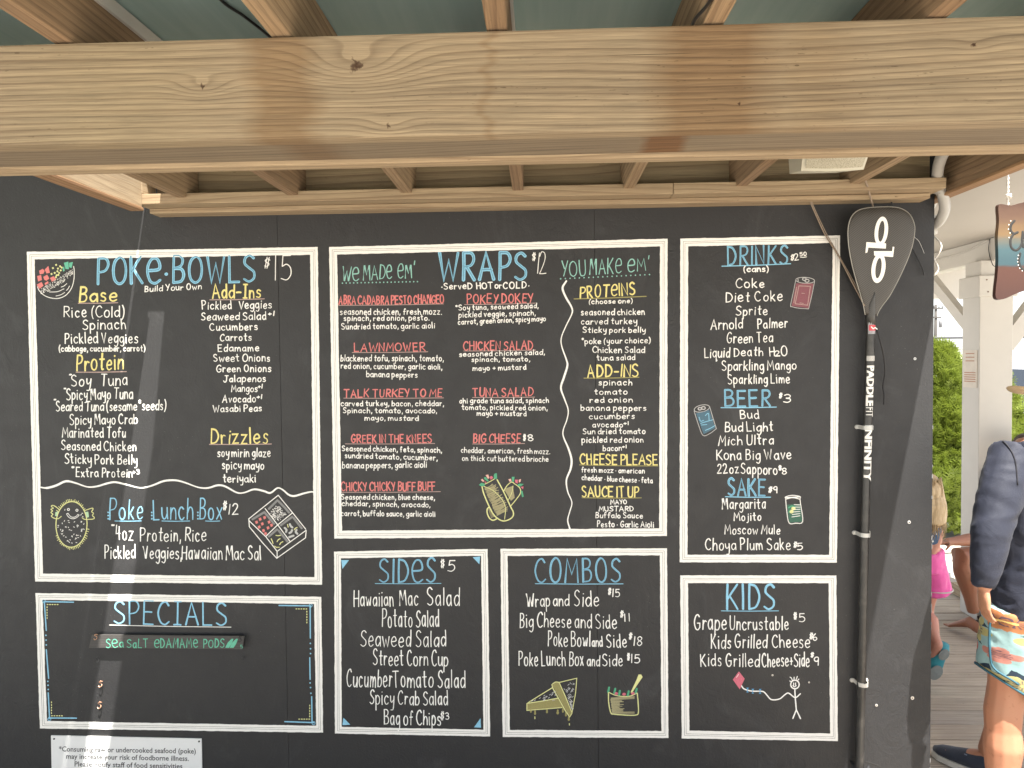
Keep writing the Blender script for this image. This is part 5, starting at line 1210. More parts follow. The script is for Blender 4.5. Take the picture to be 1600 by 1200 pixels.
# ---------------------------------------------------------------- people
from mathutils import noise as mnoise
def lerp(a, b, t): return Vector(a).lerp(Vector(b), t)
def limb(mb, a, b, c, ra, rk, rb, ref, bulge=1.0, back=None):
    """upper and lower segment with muscle swell, joint at b"""
    a, b, c = Vector(a), Vector(b), Vector(c); pts = []; rr = []
    for t, k in ((0, 1.0), (.25, 1.03), (.5, .98), (.75, .9)): pts.append(a.lerp(b, t)); rr.append((ra*(1-t)+rk*t)*k)
    pts.append(b); rr.append(rk)
    for t, k in ((.15, 1.0), (.3, 1.12*bulge), (.5, 1.05*bulge), (.75, .95)):
        p = b.lerp(c, t)
        if back is not None: p = p + Vector(back)*(.012 if t in (.3, .5) else .004)
        pts.append(p); rr.append((rk*(1-t)+rb*t)*k)
    pts.append(c); rr.append(rb); mb.tube(pts, rr, 12, ref=ref)
def hand(mb, wrist, direc, palmn, s=1.0, curl=.5, thumb=1):
    """palm, four unequal fingers bent at their knuckles, thumb from the side of the palm"""
    d = Vector(direc).normalized(); n = Vector(palmn); n = (n-d*n.dot(d)).normalized(); sd = d.cross(n).normalized()*thumb; w = Vector(wrist)
    mb.tube([w-d*.02*s, w+d*.015*s, w+d*.05*s, w+d*.088*s], [(.026*s, .020*s), (.030*s, .018*s), (.040*s, .016*s), (.039*s, .013*s)], 10, ref=sd)
    for k, (off, L) in enumerate(((.030, .072), (.010, .080), (-.010, .075), (-.029, .060))):
        p = w+d*.082*s+sd*off*s; pts = [p-d*.02*s, p]; cd = Vector(d)
        for seg, fr in enumerate((.45, .32, .23)):
            an = curl*(.55, .9, .7)[seg]; cd = (cd*math.cos(an)+n*math.sin(an)).normalized(); n2 = n - cd*n.dot(cd)
            pts.append(pts[-1]+cd*L*fr*s)
        mb.tube(pts, [.0088*s, .0088*s, .0082*s, .0076*s, .0062*s], 7, ref=sd)
    p = w+d*.025*s+sd*.030*s; q1 = p+(d*.55+sd*.6+n*.35).normalized()*.035*s; q2 = q1+(d*.85+sd*.2+n*.45).normalized()*.030*s; q3 = q2+(d*.95+n*.4).normalized()*.024*s
    mb.tube([p-sd*.012*s, p, q1, q2, q3], [.013*s, .0125*s, .0105*s, .0092*s, .007*s], 7, ref=n)
def head(mb, c, fwd, s=1.0):
    c = Vector(c); f = Vector(fwd).normalized(); up = Vector((0, 0, 1)); r = f.cross(up)
    def E(o, rad):
        h = MB(); h.ball((0, 0, 0), 1, 14, 10); vs = []
        for v in h.v: vs.append(c+r*(o[0]+v[0]*rad[0])*s+f*(o[1]+v[1]*rad[1])*s+up*(o[2]+v[2]*rad[2])*s)
        mb.add(vs, h.f)
    E((0, -.01, .02), (.076, .095, .095)); E((0, .025, -.045), (.056, .065, .062)); E((0, .095, -.018), (.012, .020, .022)); E((0, .082, -.058), (.024, .012, .010))
    for sx in (-1, 1): E((sx*.078, -.005, -.012), (.010, .020, .032)); E((sx*.03, .078, .022), (.02, .012, .008))
def foot(mb, ankle, fwd, s=1.0, drop=.075):
    a = Vector(ankle); f = Vector(fwd).normalized(); sd = f.cross(Vector((0, 0, 1)))
    base = a-Vector((0, 0, drop))
    mb.tube([a-f*.055*s-Vector((0, 0, drop*.62)), a-f*.03*s-Vector((0, 0, drop*.55)), a+f*.03*s-Vector((0, 0, drop*.45)), a+f*.09*s-Vector((0, 0, drop*.62)), a+f*.15*s-Vector((0, 0, drop*.78)), a+f*.175*s-Vector((0, 0, drop*.82))],
            [(.026*s, .024*s), (.033*s, .033*s), (.035*s, .036*s), (.042*s, .024*s), (.043*s, .014*s), (.036*s, .010*s)], 12, ref=sd)
    for k in range(5):
        o = (-.032+.016*k)*s; L = (.040, .036, .033, .029, .025)[k if True else 0]*s; p = a+f*.168*s+sd*o-Vector((0, 0, drop*.84))
        mb.tube([p-f*.02*s, p, p+f*L*.6, p+f*L], [.0085*s, .0085*s, .0085*s, .006*s], 7, ref=sd)
def wrinkle(mb, amp, sc, seed=0, stretch=(1, 1, 1), fold=None):
    """cloth folds: push vertices along their normals with ridged noise"""
    me = mesh('w', mb); out = []
    nr = [v.normal.copy() for v in me.vertices]
    for v, n in zip(me.vertices, nr):
        p = Vector((v.co.x*stretch[0], v.co.y*stretch[1], v.co.z*stretch[2]))*sc+Vector((seed, seed*2, 0))
        q = mnoise.noise_vector(p*.6)*.9; a = 1-abs(mnoise.noise(p+q))*2.2; b_ = mnoise.noise(p*2.1+q)
        out.append(tuple(v.co+n*(amp*(a*.7+b_*.35))))
    mb.v = out; bpy.data.meshes.remove(me); return mb

def mat_skin(name, col, red=.10):
    m = NT(name); c = m.coord(); n = m.noise(c, 9, 5); f = m.noise(c, 180, 4)
    a = m.mix(n, col, (min(1, col[0]*1.05+red*.3), col[1]*.80, col[2]*.74)); sp = m.ramp(m.noise(c, 48, 3), [(.62, 0.), (.72, .45)]); a = m.mix(sp, a, (col[0]*.62, col[1]*.5, col[2]*.42))
    m.color(a); m.rough(.52); m.b.inputs['Subsurface Weight'].default_value = .08; m.b.inputs['Subsurface Radius'].default_value = (.02, .008, .004); m.bump(f, .25, .0015); return m.m
def mat_cloth(name, col, sheen=.3, rough=.75):
    m = NT(name); c = m.coord(); n = m.noise(c, 16, 4); f = m.noise(c, 700, 2)
    m.color(m.mix(n, tuple(x*.82 for x in col), tuple(x*1.15 for x in col))); m.rough(rough); m.b.inputs['Sheen Weight'].default_value = sheen
    m.bump(m.math('ADD', m.math('MULTIPLY', f, .25), m.noise(c, 14, 5, .6, 1.0)), .55, .006); return m.m
M_SKIN_M = mat_skin('freckled_tanned_skin', (.42, .225, .135)); M_SKIN_S = mat_skin('deep_tanned_skin', (.27, .135, .078)); M_SKIN_C = mat_skin('child_skin', (.48, .26, .19))
M_NAVY = mat_cloth('navy_jersey', (.012, .0155, .032), .03, .7)

# ---- the man walking away in a navy shirt
MR = Vector((1.80, 2.70, 0)); MF = Vector((-.5, .866, 0)); MS = Vector((.866, .5, 0))
def MW(l, f, z): return MR+MS*l+MF*f+Vector((0, 0, z))
MAN = thing('person', tuple(MR), 'man walking away in navy long sleeve shirt, floral board shorts, straw hat and navy shoes', 'person')
lsh, lel, lwr = PY(1580, 714, 2.61), PY(1549, 826, 2.54), PY(1537, 918, 2.52)
rsh, rel, rwr = MW(.20, .0, 1.44), MW(.27, -.02, 1.16), MW(.27, .10, .93)
lhip, lkn, lan = PY(1588, 960, 2.66), PY(1567, 1112, 2.67), PY(1558, 1296, 2.66); lan.z = .10
rhip, rkn, ran = MW(.10, .02, .86), Vector((1.905, 3.0, .52)), Vector((1.885, 3.13, .11))
body = MB()
body.tube([MW(0, 0, .80), MW(0, 0, .92), MW(0, 0, 1.05), MW(0, 0, 1.2), MW(0, 0, 1.34), MW(0, 0, 1.44), MW(0, .01, 1.50)], [(.13, .10), (.165, .12), (.155, .115), (.17, .12), (.185, .12), (.15, .09), (.06, .06)], 18, ref=MS)
hc = Vector((1.91, 2.735, 1.625))
body.tube([MW(0, .01, 1.44), hc-Vector((0, 0, .06))], [.062, .056], 12); head(body, hc, MF)
limb(body, lsh, lel, lwr, .052, .040, .027, MS); limb(body, rsh, rel, rwr, .052, .040, .027, MS)
hand(body, lwr, (lwr-lel)+Vector((.035, .0, .0)), Vector((1, .0, .05)), .82, .45, -1); hand(body, rwr, (rwr-rel), Vector((-.5, .5, 0)), 1.0, .6, 1)
limb(body, lhip, lkn, lan, .078, .062, .036, MS, 1.06, back=-MF*.6); limb(body, rhip, rkn, ran, .088, .060, .038, MS, 1.10, back=-MF)
foot(body, lan, MF, .8, drop=.07); foot(body, ran, (-.62, .78, 0), .8, drop=.065)
part('body', remesh(body, .0065, 3), M_SKIN_M, MAN, smooth=True)
shirt = MB()
shirt.tube([MW(0, 0, .835), MW(0, 0, .92), MW(0, 0, 1.05), MW(0, 0, 1.2), MW(0, 0, 1.34), MW(0, 0, 1.43), MW(0, .008, 1.485)], [(.196, .15), (.194, .145), (.182, .14), (.19, .14), (.205, .138), (.175, .105), (.085, .08)], 22, ref=MS)
shirt.tube([lerp(lsh, MW(0, 0, 1.40), .35), lsh, lerp(lsh, lel, .3), lerp(lsh, lel, .6), lerp(lsh, lel, .88), lel, lerp(lel, lwr, .2), lerp(lel, lwr, .5), lerp(lel, lwr, .85), lerp(lel, lwr, 1.0)], [.075, .073, .074, .071, .063, .060, .058, .051, .040, .036], 14, ref=MS)
shirt.tube([lerp(rsh, MW(0, 0, 1.40), .35), rsh, lerp(rsh, rel, .5), rel, lerp(rel, rwr, .4), rwr], [.075, .074, .066, .058, .048, .038], 14, ref=MS)
sh = wrinkle(remesh(shirt, .0085, 3), .0055, 10, 3, (1, 1, 1.7)); SHT = part('shirt', sh, M_NAVY, MAN, smooth=True)
# shoulder seam and hem stitching
from mathutils.bvhtree import BVHTree
bv_ = BVHTree.FromPolygons(sh.v, sh.f); sp2 = []
for (x, y) in cat_rom([(1560, 684), (1567, 689), (1575, 697), (1582, 708), (1587, 722), (1589, 740), (1590, 758)], 3):
    d_ = ray(x, y).normalized(); h_ = bv_.ray_cast(CAMP, d_)
    if h_[0] is not None: sp2.append(h_[0]-d_*.001)
if len(sp2) > 2: b = MB(); b.tube(sp2, .0026, 6); part('shoulder_seam', b, plain('black_thread', (.010, .010, .016), .8), SHT, True)
# shorts with a printed floral pattern
def mat_floral():
    m = NT('floral_board_shorts'); c = m.coord(); s = m.n('SeparateXYZ'); m.l(c, s.inputs[0])
    u = m.math('ADD', m.math('MULTIPLY', s.outputs[0], .80), m.math('MULTIPLY', s.outputs[1], .60)); v = s.outputs[2]
    wob = m.math('MULTIPLY', m.math('SUBTRACT', m.noise(c, 22, 3), .5), .012); u = m.math('ADD', u, wob); v = m.math('ADD', v, wob)
    base = m.mix(m.noise(c, 7, 2), (.22, .36, .37), (.29, .42, .42)); col = base
    # navy and sage leaves
    for k in range(34):
        r_ = random.Random(100+k); cu_, cv_ = r_.uniform(-.26, .22), .56+.42*((k*.618) % 1); an = r_.uniform(0, 3.14); L, W_ = r_.uniform(.035, .06), r_.uniform(.013, .022)
        du = m.math('SUBTRACT', u, cu_); dv = m.math('SUBTRACT', v, cv_); a = m.math('ADD', m.math('MULTIPLY', du, math.cos(an)/L), m.math('MULTIPLY', dv, math.sin(an)/L)); b_ = m.math('ADD', m.math('MULTIPLY', du, -math.sin(an)/W_), m.math('MULTIPLY', dv, math.cos(an)/W_))
        a2 = m.math('MULTIPLY', a, a); d = m.math('ADD', a2, m.math('MULTIPLY', m.math('ABSOLUTE', b_), m.math('MULTIPLY_ADD', a2, .8, 1.0)))
        col = m.mix(m.math('LESS_THAN', d, 1.0), col, ((.008, .018, .04), (.015, .06, .085), (.01, .025, .045))[k % 3])
    fl = [(-.155, .80, .040, (.66, .58, .24), 5), (-.115, .715, .046, (.70, .13, .10), 5), (-.20, .86, .030, (.66, .26, .10), 5), (-.02, .80, .034, (.72, .17, .14), 4), (-.04, .66, .04, (.66, .58, .24), 5), (.06, .72, .045, (.70, .13, .10), 5),
          (-.215, .74, .026, (.72, .30, .24), 4), (-.185, .645, .03, (.68, .58, .25), 5), (.12, .83, .04, (.66, .58, .24), 5), (-.10, .90, .03, (.70, .16, .12), 5), (.16, .63, .04, (.7, .25, .15), 5), (-.26, .66, .03, (.7, .13, .1), 5)]
    for (cu_, cv_, R, fc, npet) in fl:
        R *= 1.15
        du = m.math('SUBTRACT', u, cu_); dv = m.math('SUBTRACT', v, cv_); th = m.math('ARCTAN2', dv, du); r = m.math('SQRT', m.math('ADD', m.math('MULTIPLY', du, du), m.math('MULTIPLY', dv, dv)))
        pet = m.math('MULTIPLY', m.math('ABSOLUTE', m.math('COSINE', m.math('MULTIPLY_ADD', th, npet/2, cu_*30))), .45*R); lim = m.math('ADD', pet, .55*R)
        msk = m.math('LESS_THAN', r, lim); fcol = m.mix(m.math('DIVIDE', r, R), tuple(x*.45 for x in fc), tuple(x*.68 for x in fc)); col = m.mix(msk, col, fcol)
        ln = m.math('MULTIPLY', m.math('LESS_THAN', r, .5*R), m.math('GREATER_THAN', m.math('COSINE', m.math('MULTIPLY', th, 11)), .55)); col = m.mix(m.math('MULTIPLY', ln, .8), col, (.05, .04, .08))
        col = m.mix(m.math('LESS_THAN', r, .12*R), col, (.75, .5, .15))
    m.color(col); m.rough(.7); m.bump(m.noise(c, 18, 4, .6, .6), .35, .006); return m.m
shorts = MB()
shorts.tube([MW(0, 0, .95), MW(0, 0, .88), MW(0, 0, .78)], [(.168, .125), (.176, .135), (.176, .13)], 20, ref=MS)
hemL = lerp(lhip, lkn, .70); hemR = lerp(rhip, rkn, .82)
shorts.tube([lerp(lhip, MW(-.05, 0, .90), .5), lhip, lerp(lhip, lkn, .4), hemL], [(.095, .11), (.096, .112), (.092, .105), (.086, .10)], 18, ref=MS)
shorts.tube([lerp(rhip, MW(.05, 0, .90), .5), rhip, lerp(rhip, rkn, .4), hemR], [(.115, .12), (.112, .118), (.105, .11), (.10, .107)], 18, ref=MS)
sm_ = wrinkle(remesh(shorts, .008, 3), .005, 9, 8)
def hemtilt(v):
    z = v[2]; w = min(1, max(0, (.86-z)/.20)); dx = (v[0]-hemL.x) if v[0] < 1.80 else (v[0]-hemR.x)*.5
    return (v[0], v[1], z - dx*.62*w)
sm_.v = [hemtilt(v) for v in sm_.v]
SHO = part('shorts', sm_, mat_floral(), MAN, smooth=True)
M_PIPING = plain('teal_piping', (.02, .085, .12), .7)
from mathutils.bvhtree import BVHTree
def project(mb, pts, lift=.002):
    bv = BVHTree.FromPolygons(mb.v, mb.f); out = []
    for (x, y) in pts:
        d_ = ray(x, y).normalized(); h_ = bv.ray_cast(CAMP, d_)
        if h_[0] is not None: out.append(h_[0]-d_*lift)
    return out
hm = [Vector(hemtilt(hemL+MS*(.087*math.cos(a))+MF*(.101*math.sin(a)))) for a in [2*math.pi*k/28 for k in range(29)]]; b = MB(); b.tube(hm, .0045, 6, cap=False); part('hem_piping', b, M_PIPING, SHO, True)
b = MB(); pj = project(sm_, cat_rom([(1549, 960), (1547, 975), (1546, 1000), (1547, 1020), (1549, 1036), (1555, 1046), (1566, 1054), (1580, 1062), (1592, 1070)], 4)); b.tube(pj, .0042, 6); part('side_piping', b, M_PIPING, SHO, True)
# hat
M_STRAW = NT('straw'); c_ = M_STRAW.coord(); w_n = M_STRAW.noise(M_STRAW.scale(c_, (260, 260, 120)), 1.0, 3); M_STRAW.color(M_STRAW.mix(w_n, (.58, .40, .20), (.88, .70, .44))); M_STRAW.rough(.8); M_STRAW.bump(w_n, .6, .003); M_STRAW = M_STRAW.m
b = MB(); hz = 1.665; N_ = 40; rr = [(.092, 0), (.115, -.006), (.145, -.010), (.172, -.004), (.174, -.001), (.145, -.004), (.115, 0.0), (.093, .006)]; vs = []
for (r, dz) in rr:
    for k in range(N_):
        a = 2*math.pi*k/N_; vs.append((hc.x+.0+r*math.cos(a), hc.y+r*1.08*math.sin(a), hz+dz+.020*math.cos(2*a)*(r-.09)/.08))
b.add(vs, [(j*N_+k, j*N_+(k+1) % N_, (j+1)*N_+(k+1) % N_, (j+1)*N_+k) for j in range(len(rr)-1) for k in range(N_)])
HAT = part('straw_hat', b, M_STRAW, MAN, True)
b = MB(); b.tube([(hc.x, hc.y, hz), (hc.x, hc.y, hz+.05), (hc.x, hc.y, hz+.095), (hc.x, hc.y, hz+.115), (hc.x, hc.y, hz+.118)], [(.094, .102), (.090, .098), (.078, .086), (.05, .055), (.01, .01)], 28, ref=(1, 0, 0)); part('crown', b, M_STRAW, HAT, True)
b = MB(); b.tube([(hc.x, hc.y, hz+.004), (hc.x, hc.y, hz+.03)], [(.0965, .1045), (.0945, .1025)], 28, ref=(1, 0, 0)); part('hat_band', b, M_STRAP, HAT, True)
# shoes
M_SHOE = mat_cloth('navy_canvas', (.03, .038, .06), .2, .8); M_SOLE = plain('white_rubber_sole', (.70, .68, .62), .6)
def shoe(ankle, fwd, par, mat=M_SHOE, sole=M_SOLE, L=1.0):
    a = Vector(ankle); f = Vector(fwd).normalized(); sd = f.cross(Vector((0, 0, 1))); z = Vector((0, 0, 1)); g_ = Vector((a.x, a.y, .004))
    b = MB(); b.tube([g_-f*.085*L+z*.045, g_-f*.06*L+z*.05, g_+f*.0+z*.052, g_+f*.06*L+z*.046, g_+f*.12*L+z*.038, g_+f*.17*L+z*.033, g_+f*.20*L+z*.028], [(.022, .028), (.036, .040), (.041, .044), (.045, .038), (.047, .028), (.040, .021), (.018, .012)], 16, ref=sd)
    o = part('shoe', b, mat, par, True)
    b = MB(); vs = []; prof = [(-.092, .012), (-.085, .03), (-.05, .040), (.0, .042), (.06, .047), (.12, .050), (.17, .043), (.2, .025), (.21, .008)]
    loop = [g_+f*p[0]*L+sd*p[1] for p in prof]+[g_+f*p[0]*L-sd*p[1] for p in reversed(prof)]
    n = len(loop); vs = [tuple(p) for p in loop]+[tuple(p+z*.022) for p in loop]; b.add(vs, [tuple(range(n)), tuple(range(2*n-1, n-1, -1))]+[(i, (i+1) % n, (i+1) % n+n, i+n) for i in range(n)]); part('sole', b, sole, o)
    b = MB(); b.tube([g_+f*(.055+.02*math.cos(t))*L+sd*(.034*math.sin(t))+z*(.079-.010*abs(math.cos(t))-.004) for t in [k*.45-1.8 for k in range(9)]], .0022, 6); part('stitching', b, plain('pale_stitch', (.20, .24, .32), .8), o, True)
    return o
shoe(ran+Vector((-.01, .01, 0)), (-.60, .80, 0), MAN); shoe(lan, MF, MAN)

# ---- the barefoot person sitting on the bench
SR = Vector((3.10, 4.82, 0))
SIT = thing('person', tuple(SR), 'tanned person sitting barefoot beyond the man, knee raised and arm reaching to the child', 'person')
kn1 = PY(1499, 868, 4.58); an1 = PY(1521, 955, 4.66); toe1 = PZ(1479, 979, .012); hip1 = Vector((3.02, 4.80, .50)); hip2 = Vector((3.16, 4.86, .50)); kn2 = Vector((3.05, 4.45, .50)); an2 = Vector((3.14, 4.48, .10))
body = MB(); body.tube([(3.10, 4.84, .46), (3.10, 4.84, .58), (3.11, 4.85, .75), (3.12, 4.84, .9), (3.12, 4.83, 1.0)], [(.15, .12), (.155, .12), (.15, .11), (.16, .11), (.07, .07)], 16, ref=(1, 0, 0))
body.tube([(3.12, 4.83, .98), (3.13, 4.81, 1.10)], [.052, .05], 10); head(body, (3.13, 4.80, 1.17), (-.6, -.8, 0), .95)
limb(body, hip1, kn1, an1, .080, .058, .036, (0, 1, 0), 1.15, back=(.9, .3, 0)); limb(body, hip2, kn2, an2, .080, .055, .034, (1, 0, 0), 1.1)
fd = (toe1-an1); fd.z = 0; foot(body, an1, fd, .97, drop=max(.05, an1.z-.008)); foot(body, an2, (0, -1, 0), .95, drop=.09)
el_ = PY(1530, 842, 4.46); hd_ = PY(1478, 847, 4.33); limb(body, (2.99, 4.76, .95), el_, hd_, .045, .040, .024, (0, 0, 1)); hand(body, hd_, hd_-el_, (0, -.2, -1), .95, .5, 1)
limb(body, (3.26, 4.80, .95), (3.34, 4.72, .70), (3.20, 4.52, .58), .045, .036, .024, (1, 0, 0)); hand(body, (3.20, 4.52, .58), (-.5, -.7, -.1), (0, 0, -1), .95, .5, 1)
part('body', remesh(body, .0065, 3), M_SKIN_S, SIT, True)
b = MB(); b.tube([(3.10, 4.84, .44), (3.10, 4.84, .60), (3.11, 4.85, .78), (3.12, 4.84, .92), (3.12, 4.83, .98)], [(.175, .145), (.17, .135), (.165, .125), (.175, .125), (.10, .09)], 18, ref=(1, 0, 0)); b.tube([(2.99, 4.76, .95), lerp((2.99, 4.76, .95), el_, .45)], [.058, .055], 12); b.tube([(3.26, 4.80, .95), (3.32, 4.75, .8)], [.058, .055], 12)
part('shirt', wrinkle(remesh(b, .01, 3), .006, 10, 5), mat_cloth('dark_grey_jersey', (.035, .035, .04)), SIT, True)
b = MB(); b.tube([hip1, lerp(hip1, kn1, .55)], [.098, .09], 14); b.tube([hip2, lerp(hip2, kn2, .7)], [.098, .088], 14); b.ball((3.09, 4.84, .49), (.17, .14, .09), 16, 10); part('shorts', remesh(b, .01, 3), mat_cloth('black_shorts', (.02, .02, .022)), SIT, True)
b = MB(); b.ball((3.14, 4.825, 1.205), (.082, .092, .085), 16, 10); part('hair', wrinkle(remesh(b, .008, 1), .006, 30, 2), plain('brown_hair', (.05, .03, .02), .6, .3, 200), SIT, True)
# black sandal lying against the bare foot
sc = PZ(1541, 972, .03); b = MB(); f_ = Vector((-1, -.25, 0)).normalized(); s_ = Vector((.25, -1, 0)).normalized()
loop = [sc+f_*p[0]+s_*p[1] for p in ((-.13, .03), (-.13, -.03), (-.06, -.038), (.04, -.045), (.11, -.035), (.13, 0), (.11, .035), (.04, .042), (-.06, .035))]; n = len(loop)
b.add([(p.x, p.y, .006) for p in loop]+[(p.x, p.y, .030) for p in loop], [tuple(range(n)), tuple(range(2*n-1, n-1, -1))]+[(i, (i+1) % n, (i+1) % n+n, i+n) for i in range(n)])
SD = part('sandal', b, plain('black_rubber', (.02, .018, .018), .7, .3, 90, .3), None, origin=(sc.x, sc.y, .006)); tag(SD, 'black sandal on the deck behind the bare foot', 'sandal')
b = MB(); b.tube([sc+s_*.04+Vector((0, 0, .0)), sc+s_*.03+f_*.02+Vector((0, 0, .035)), sc+f_*.03+Vector((0, 0, .05)), sc-s_*.03+f_*.02+Vector((0, 0, .035)), sc-s_*.04+Vector((0, 0, .0))], [(.02, .004)]*5, 8, ref=f_); part('sandal_strap', b, plain('brown_black_strap', (.035, .02, .018), .7), SD, True)
# bench
BN = thing('bench', (3.25, 4.85, 0), 'low plain wooden bench under the sitting person', 'bench')
for i in range(3): b = MB(); b.box(2.92, 3.75, 4.66+i*.13, 4.78+i*.13, .365, .400, .003); part('slat', b, M_DECK2, BN)
for x in (2.98, 3.62): b = MB(); b.box(x, x+.06, 4.70, 4.98, .005, .364, .003); part('leg', b, M_DECK2, BN)

# ---- the child running off behind the wall
CR = Vector((2.095, 4.0, 0))
CH = thing('person', tuple(CR), 'small blond child in pink shorts and teal clogs, half hidden by the wall corner', 'person')
def cp(px, py, Y=4.0): return PY(px, py, Y)
hips = cp(1441, 872); chest = cp(1440, 806, 3.97); hdc = cp(1442, 772, 3.92)
body = MB(); X_ = (1, 0, 0)
body.tube([hips+Vector((0, 0, -.05)), hips, lerp(hips, chest, .5), chest, chest+Vector((0, 0, .05))], [(.09, .08), (.097, .083), (.085, .07), (.095, .07), (.04, .04)], 16, ref=X_)
body.tube([chest+Vector((0, 0, .03)), hdc-Vector((0, 0, .03))], [.035, .035], 10); head(body, hdc, (0, 1, 0), .90)
rs, re_, rw = cp(1459, 806, 3.97), cp(1465, 836, 3.95), cp(1456, 866, 3.93); limb(body, rs, re_, rw, .034, .030, .020, X_); hand(body, rw, rw-re_, (-.9, .2, 0), .62, .5, 1)
ls, le, lw = chest+Vector((-.11, 0, 0)), chest+Vector((-.17, .02, -.13)), chest+Vector((-.14, .12, -.22)); limb(body, ls, le, lw, .032, .027, .019, X_); hand(body, lw, lw-le, (.9, 0, 0), .6, .5, -1)
rh, rk, ra = cp(1455, 895, 4.0), cp(1445, 955, 4.06), cp(1464, 1006, 3.92); limb(body, rh, rk, ra, .062, .044, .026, X_, 1.18)
ra_t = cp(1455, 1040, 3.98); body.tube([ra+Vector((0, 0, .02)), ra, lerp(ra, ra_t, .5), ra_t], [(.024, .026), (.028, .03), (.032, .025), (.03, .014)], 12, ref=X_)
lh, lk, la = hips+Vector((-.055, 0, -.05)), hips+Vector((-.05, .10, -.30)), hips+Vector((-.05, .02, -.56)); la.z = .07; limb(body, lh, lk, la, .062, .044, .026, X_, 1.1); foot(body, la, (0, 1, 0), .62, drop=.05)
part('body', remesh(body, .006, 3), M_SKIN_C, CH, True)
def mat_top():
    m = NT('navy_white_print_top'); c = m.coord(); v = m.n('TexVoronoi'); v.inputs['Scale'].default_value = 46; m.l(c, v.inputs['Vector']); m.color(m.mix(m.ramp(v.outputs['Distance'], [(.25, 1.), (.32, 0.)]), (.03, .07, .14), (.60, .60, .58))); m.rough(.7); return m.m
b = MB(); b.tube([lerp(hips, chest, .42), lerp(hips, chest, .7), chest, chest+Vector((0, 0, .03))], [(.096, .082), (.10, .08), (.103, .078), (.06, .05)], 18, ref=X_); part('top', remesh(b, .008, 2), mat_top(), CH, True)
b = MB(); b.tube([lerp(hips, chest, .22), hips, hips+Vector((0, 0, -.06))], [(.104, .09), (.112, .098), (.112, .098)], 18, ref=X_); b.tube([rh+Vector((-.012, 0, .06)), rh, cp(1459, 921, 4.02)], [(.075, .082), (.078, .086), (.086, .092)], 16, ref=X_); b.tube([lh+Vector((0, 0, .04)), lh, lerp(lh, lk, .5)], [(.075, .08), (.078, .086), (.086, .092)], 16, ref=X_)
M_PINK = mat_cloth('hot_pink_cloth', (.80, .10, .38), .3, .7); CS = part('shorts', wrinkle(remesh(b, .007, 2), .005, 16, 4), M_PINK, CH, True)
hc_ = cp(1459, 918, 4.02); b = MB(); b.tube([hc_+Vector((.089*math.cos(a), .095*math.sin(a), 0)) for a in [2*math.pi*k/28 for k in range(29)]], (.0038), 6, cap=False); part('hem_stripe', b, M_WHITE, CS, True)
# clog: sole turned to the camera
M_CLOG = plain('teal_foam', (.03, .25, .30), .55, .2, 40, .2); M_CSOLE = plain('worn_grey_foam', (.22, .24, .23), .8, .2, 60, .3)
ht, tt = cp(1474, 1008, 3.93), cp(1452, 1054, 3.97); ax = (tt-ht); Lc = ax.length; ax.normalize(); nb = Vector((.0, -1, 0)); nb = (nb-ax*nb.dot(ax)).normalized(); sdx = ax.cross(nb)
b = MB(); b.tube([ht-ax*.012, ht+ax*.02, ht+ax*Lc*.4, ht+ax*Lc*.75, tt, tt+ax*.018], [(.026, .022), (.038, .032), (.038, .034), (.046, .036), (.038, .028), (.015, .010)], 16, ref=sdx)
CL = part('clog', b, M_CLOG, CH, True)
def oval(c0, L, W_, off, mat, nm, par):
    vs = [c0+nb*off]; n = 24
    for k in range(n):
        a = 2*math.pi*k/n; vs.append(c0+ax*(L*math.cos(a))+sdx*(W_*math.sin(a))+nb*(off-.004))
    b = MB(); b.add(vs, [(0, 1+k, 1+(k+1) % n) for k in range(n)]+[tuple(range(n, 0, -1))]); return part(nm, b, mat, par)
oval(ht+ax*.035, .034, .026, .0415, M_CSOLE, 'heel_tread', CL); oval(ht+ax*(Lc*.78), .045, .034, .0445, M_CSOLE, 'sole_tread', CL)
b = MB(); b.tube([la+Vector((0, -.05, -.045)), la+Vector((0, 0, -.03)), la+Vector((0, .06, -.04)), la+Vector((0, .12, -.05))], [(.03, .02), (.035, .034), (.042, .03), (.03, .012)], 14, ref=X_); part('clog', b, M_CLOG, CH, True)
# hair: a soft cap plus hanging locks
b = MB(); b.ball(hdc+Vector((0, -.012, .022)), (.083, .098, .098), 18, 12); b.tube([hdc+Vector((0, -.05, .02)), hdc+Vector((.004, -.075, -.05)), hdc+Vector((.008, -.075, -.13)), hdc+Vector((.004, -.06, -.17))], [(.075, .05), (.082, .045), (.07, .03), (.04, .012)], 16, ref=X_)
def mat_hair():
    m = NT('sun_bleached_blond_hair'); c = m.coord(); n = m.noise(m.scale(c, (170, 170, 8)), 1.0, 4); m.color(m.mix(n, (.30, .19, .09), (.72, .56, .34))); m.rough(.5); m.bump(n, .8, .004); return m.m
M_HAIR = mat_hair(); HR = part('hair', wrinkle(remesh(b, .006, 1), .006, 26, 9, (1, 1, .25)), M_HAIR, CH, True)
b = MB(); rh_ = random.Random(4)
for k in range(260):
    a = rh_.uniform(-2.9, -.2); r0 = .9; p0 = hdc+Vector((.083*math.cos(a)*r0, -.012+.095*math.sin(a)*r0, rh_.uniform(.03, .10))); ln = rh_.uniform(.14, .27); w1 = rh_.uniform(-.02, .02)
    b.tube([p0, p0+Vector((.010*math.cos(a)+w1*.3, .010*math.sin(a), -ln*.4)), p0+Vector((.012*math.cos(a)+w1, -.005, -ln*.75)), p0+Vector((w1*1.6-.004*math.cos(a), .0, -ln))], [.0022, .0026, .0020, .0008], 4)
lk_ = part('lock_of_hair', b, M_HAIR, HR, True); lk_['kind'] = 'stuff'

